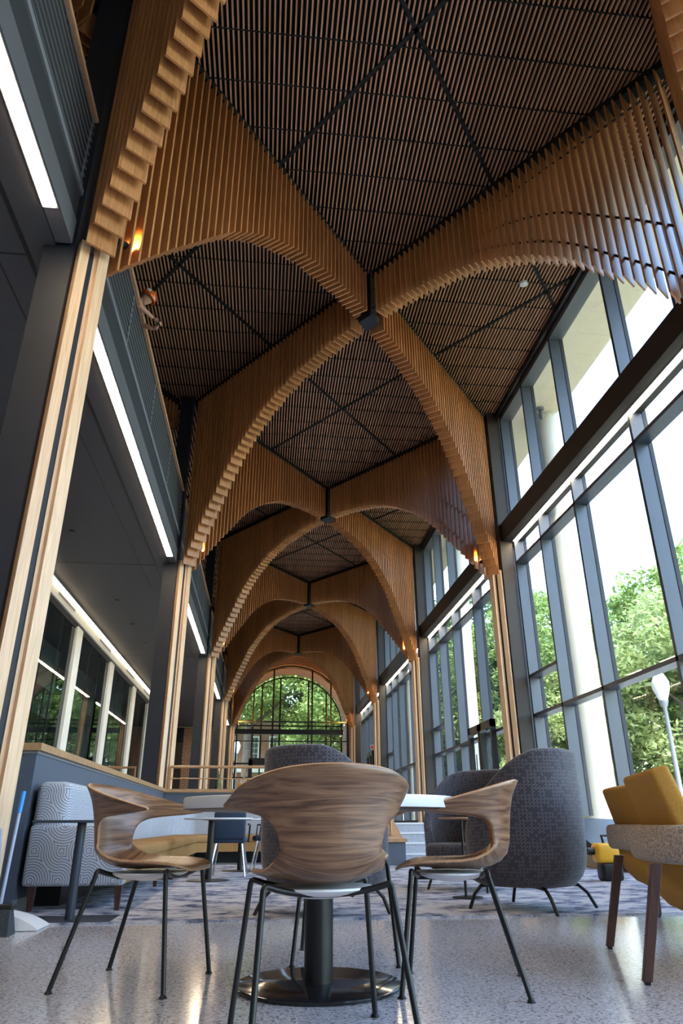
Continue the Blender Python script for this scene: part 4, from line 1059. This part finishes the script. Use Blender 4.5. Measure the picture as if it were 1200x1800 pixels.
# right-hand trees
TR = [(18.5, 27, 9.0, 1.15, 1, 'yellow green tree seen through the nearest right bay, behind lamp post'), (24, 34, 12.8, 1.35, 0, 'tall bright green tree beyond the nearest right bay'),
      (14.5, 36, 10.5, 1.1, 0, 'green tree close to the nearest right column through glass'), (13.2, 44, 12.0, 1.2, 2, 'deep green tree seen through the second right bay'),
      (27, 26, 13.0, 1.3, 2, 'deep green tree at far right edge of the windows'), (20.5, 20, 7.6, .95, 1, 'low yellow green tree at the right edge near lamp'),
      (12.5, 55, 14.0, 1.3, 0, 'green tree beyond the third right bay'), (20, 48, 12, 1.3, 1, 'pale green tree in back row right of concrete columns'),
      (33, 42, 13, 1.5, 0, 'distant green tree at back right'), (13.5, 31, 6.0, .8, 1, 'small pale green tree low beside the exterior column')]
for a in TR: tree(*a)
TE = [(-1.5, 62, 23, 1.7, 0, 'bright green tree in left half of the far arched window'), (9.0, 60, 15.5, 1.55, 0, 'bright green tree in right half of the far arched window'),
      (3.6, 72, 24, 1.9, 1, 'yellow green tree in the middle of far arched window'), (-9, 76, 26, 1.9, 2, 'deep green tree at left beyond the far arched window'), (11, 72, 18, 1.8, 2, 'deep green tree at right beyond the far arched window'),
      (6.5, 68, 10.5, 1.25, 1, 'low pale green tree at lower right of far arched window')]
for a in TE: tree(*a, group='trees beyond the arched window')
# brick building beyond the arch
t = thing('brick_building', (-8, 85, .25), 'red brick building with white windows beyond the arched window', 'building')
MB().box((-26, 84, .25), (3.5, 94, 12.0)).build('wall', M['brick'], t, uvfn=planar)
MB().box((-26, 82.2, 5.9), (3.2, 84, 6.3)).build('porch_roof', M['white'], t)
for x in (-4.1, -1.4, 1.2):
    for z in (7.4, 3.0):
        f_ = MB(); f_.box((x - .75, 83.88, z - .15), (x + .75, 84.02, z + 2.5)); fo = f_.build('window', M['white'], t)
        p_ = MB()
        for a in range(3):
            for b in range(4): p_.box((x - .6 + a * .41, 83.86, z + .05 + b * .58), (x - .23 + a * .41, 83.89, z + .57 + b * .58))
        p_.build('panes', simple('dark_pane', (.08, .10, .10), .2), fo)
def lamp(x, y, h, label):
    t = thing('lamp_post', (x, y, .25), label, 'lamp post', 'lamp posts outside')
    MB().lathe([(.16, .25), (.15, .6), (.075, .8), (.06, h - .5), (.10, h - .45), (.14, h - .30)], (x, y, 0), 18).build('post', M['rail'], t, smooth=True)
    MB().lathe([(.12, h - .3), (.24, h + .05), (.25, h + .25), (.14, h + .48), (.02, h + .58)], (x, y, 0), 20).build('lantern', M['plastic'], t, smooth=True)
lamp(11.75, 20, 4.25, 'white globe lamp post outside the nearest right window bay'); lamp(-2.0, 53, 5.6, 'white lamp post outside the far arched window')
# parked car
t = thing('car', (19.2, 28, .25), 'light blue parked car behind the mustard chairs', 'car')
m = MB(); m.prism([(15.2, .6), (15.2, 1.2), (16.2, 1.35), (16.9, 2.0), (18.8, 2.0), (19.6, 1.35), (19.9, 1.2), (19.9, .6)], 'Y', 27.1, 28.9); m.v = [v + Vector((1.8, 0, 0)) for v in m.v]; m.build('body', M['car'], t, bevel=.08)
m = MB(); m.prism([(16.45, 1.4), (16.98, 1.9), (18.7, 1.9), (19.3, 1.4)], 'Y', 27.08, 28.92); m.v = [v + Vector((1.8, 0, 0)) for v in m.v]; m.build('windows', M['phone'], t)
for x in (17.9, 20.8):
    for y in (27.1, 28.9): MB().tube([(x, y - .1, .6), (x, y + .1, .6)], .35, 20).build('wheel', M['black'], t)
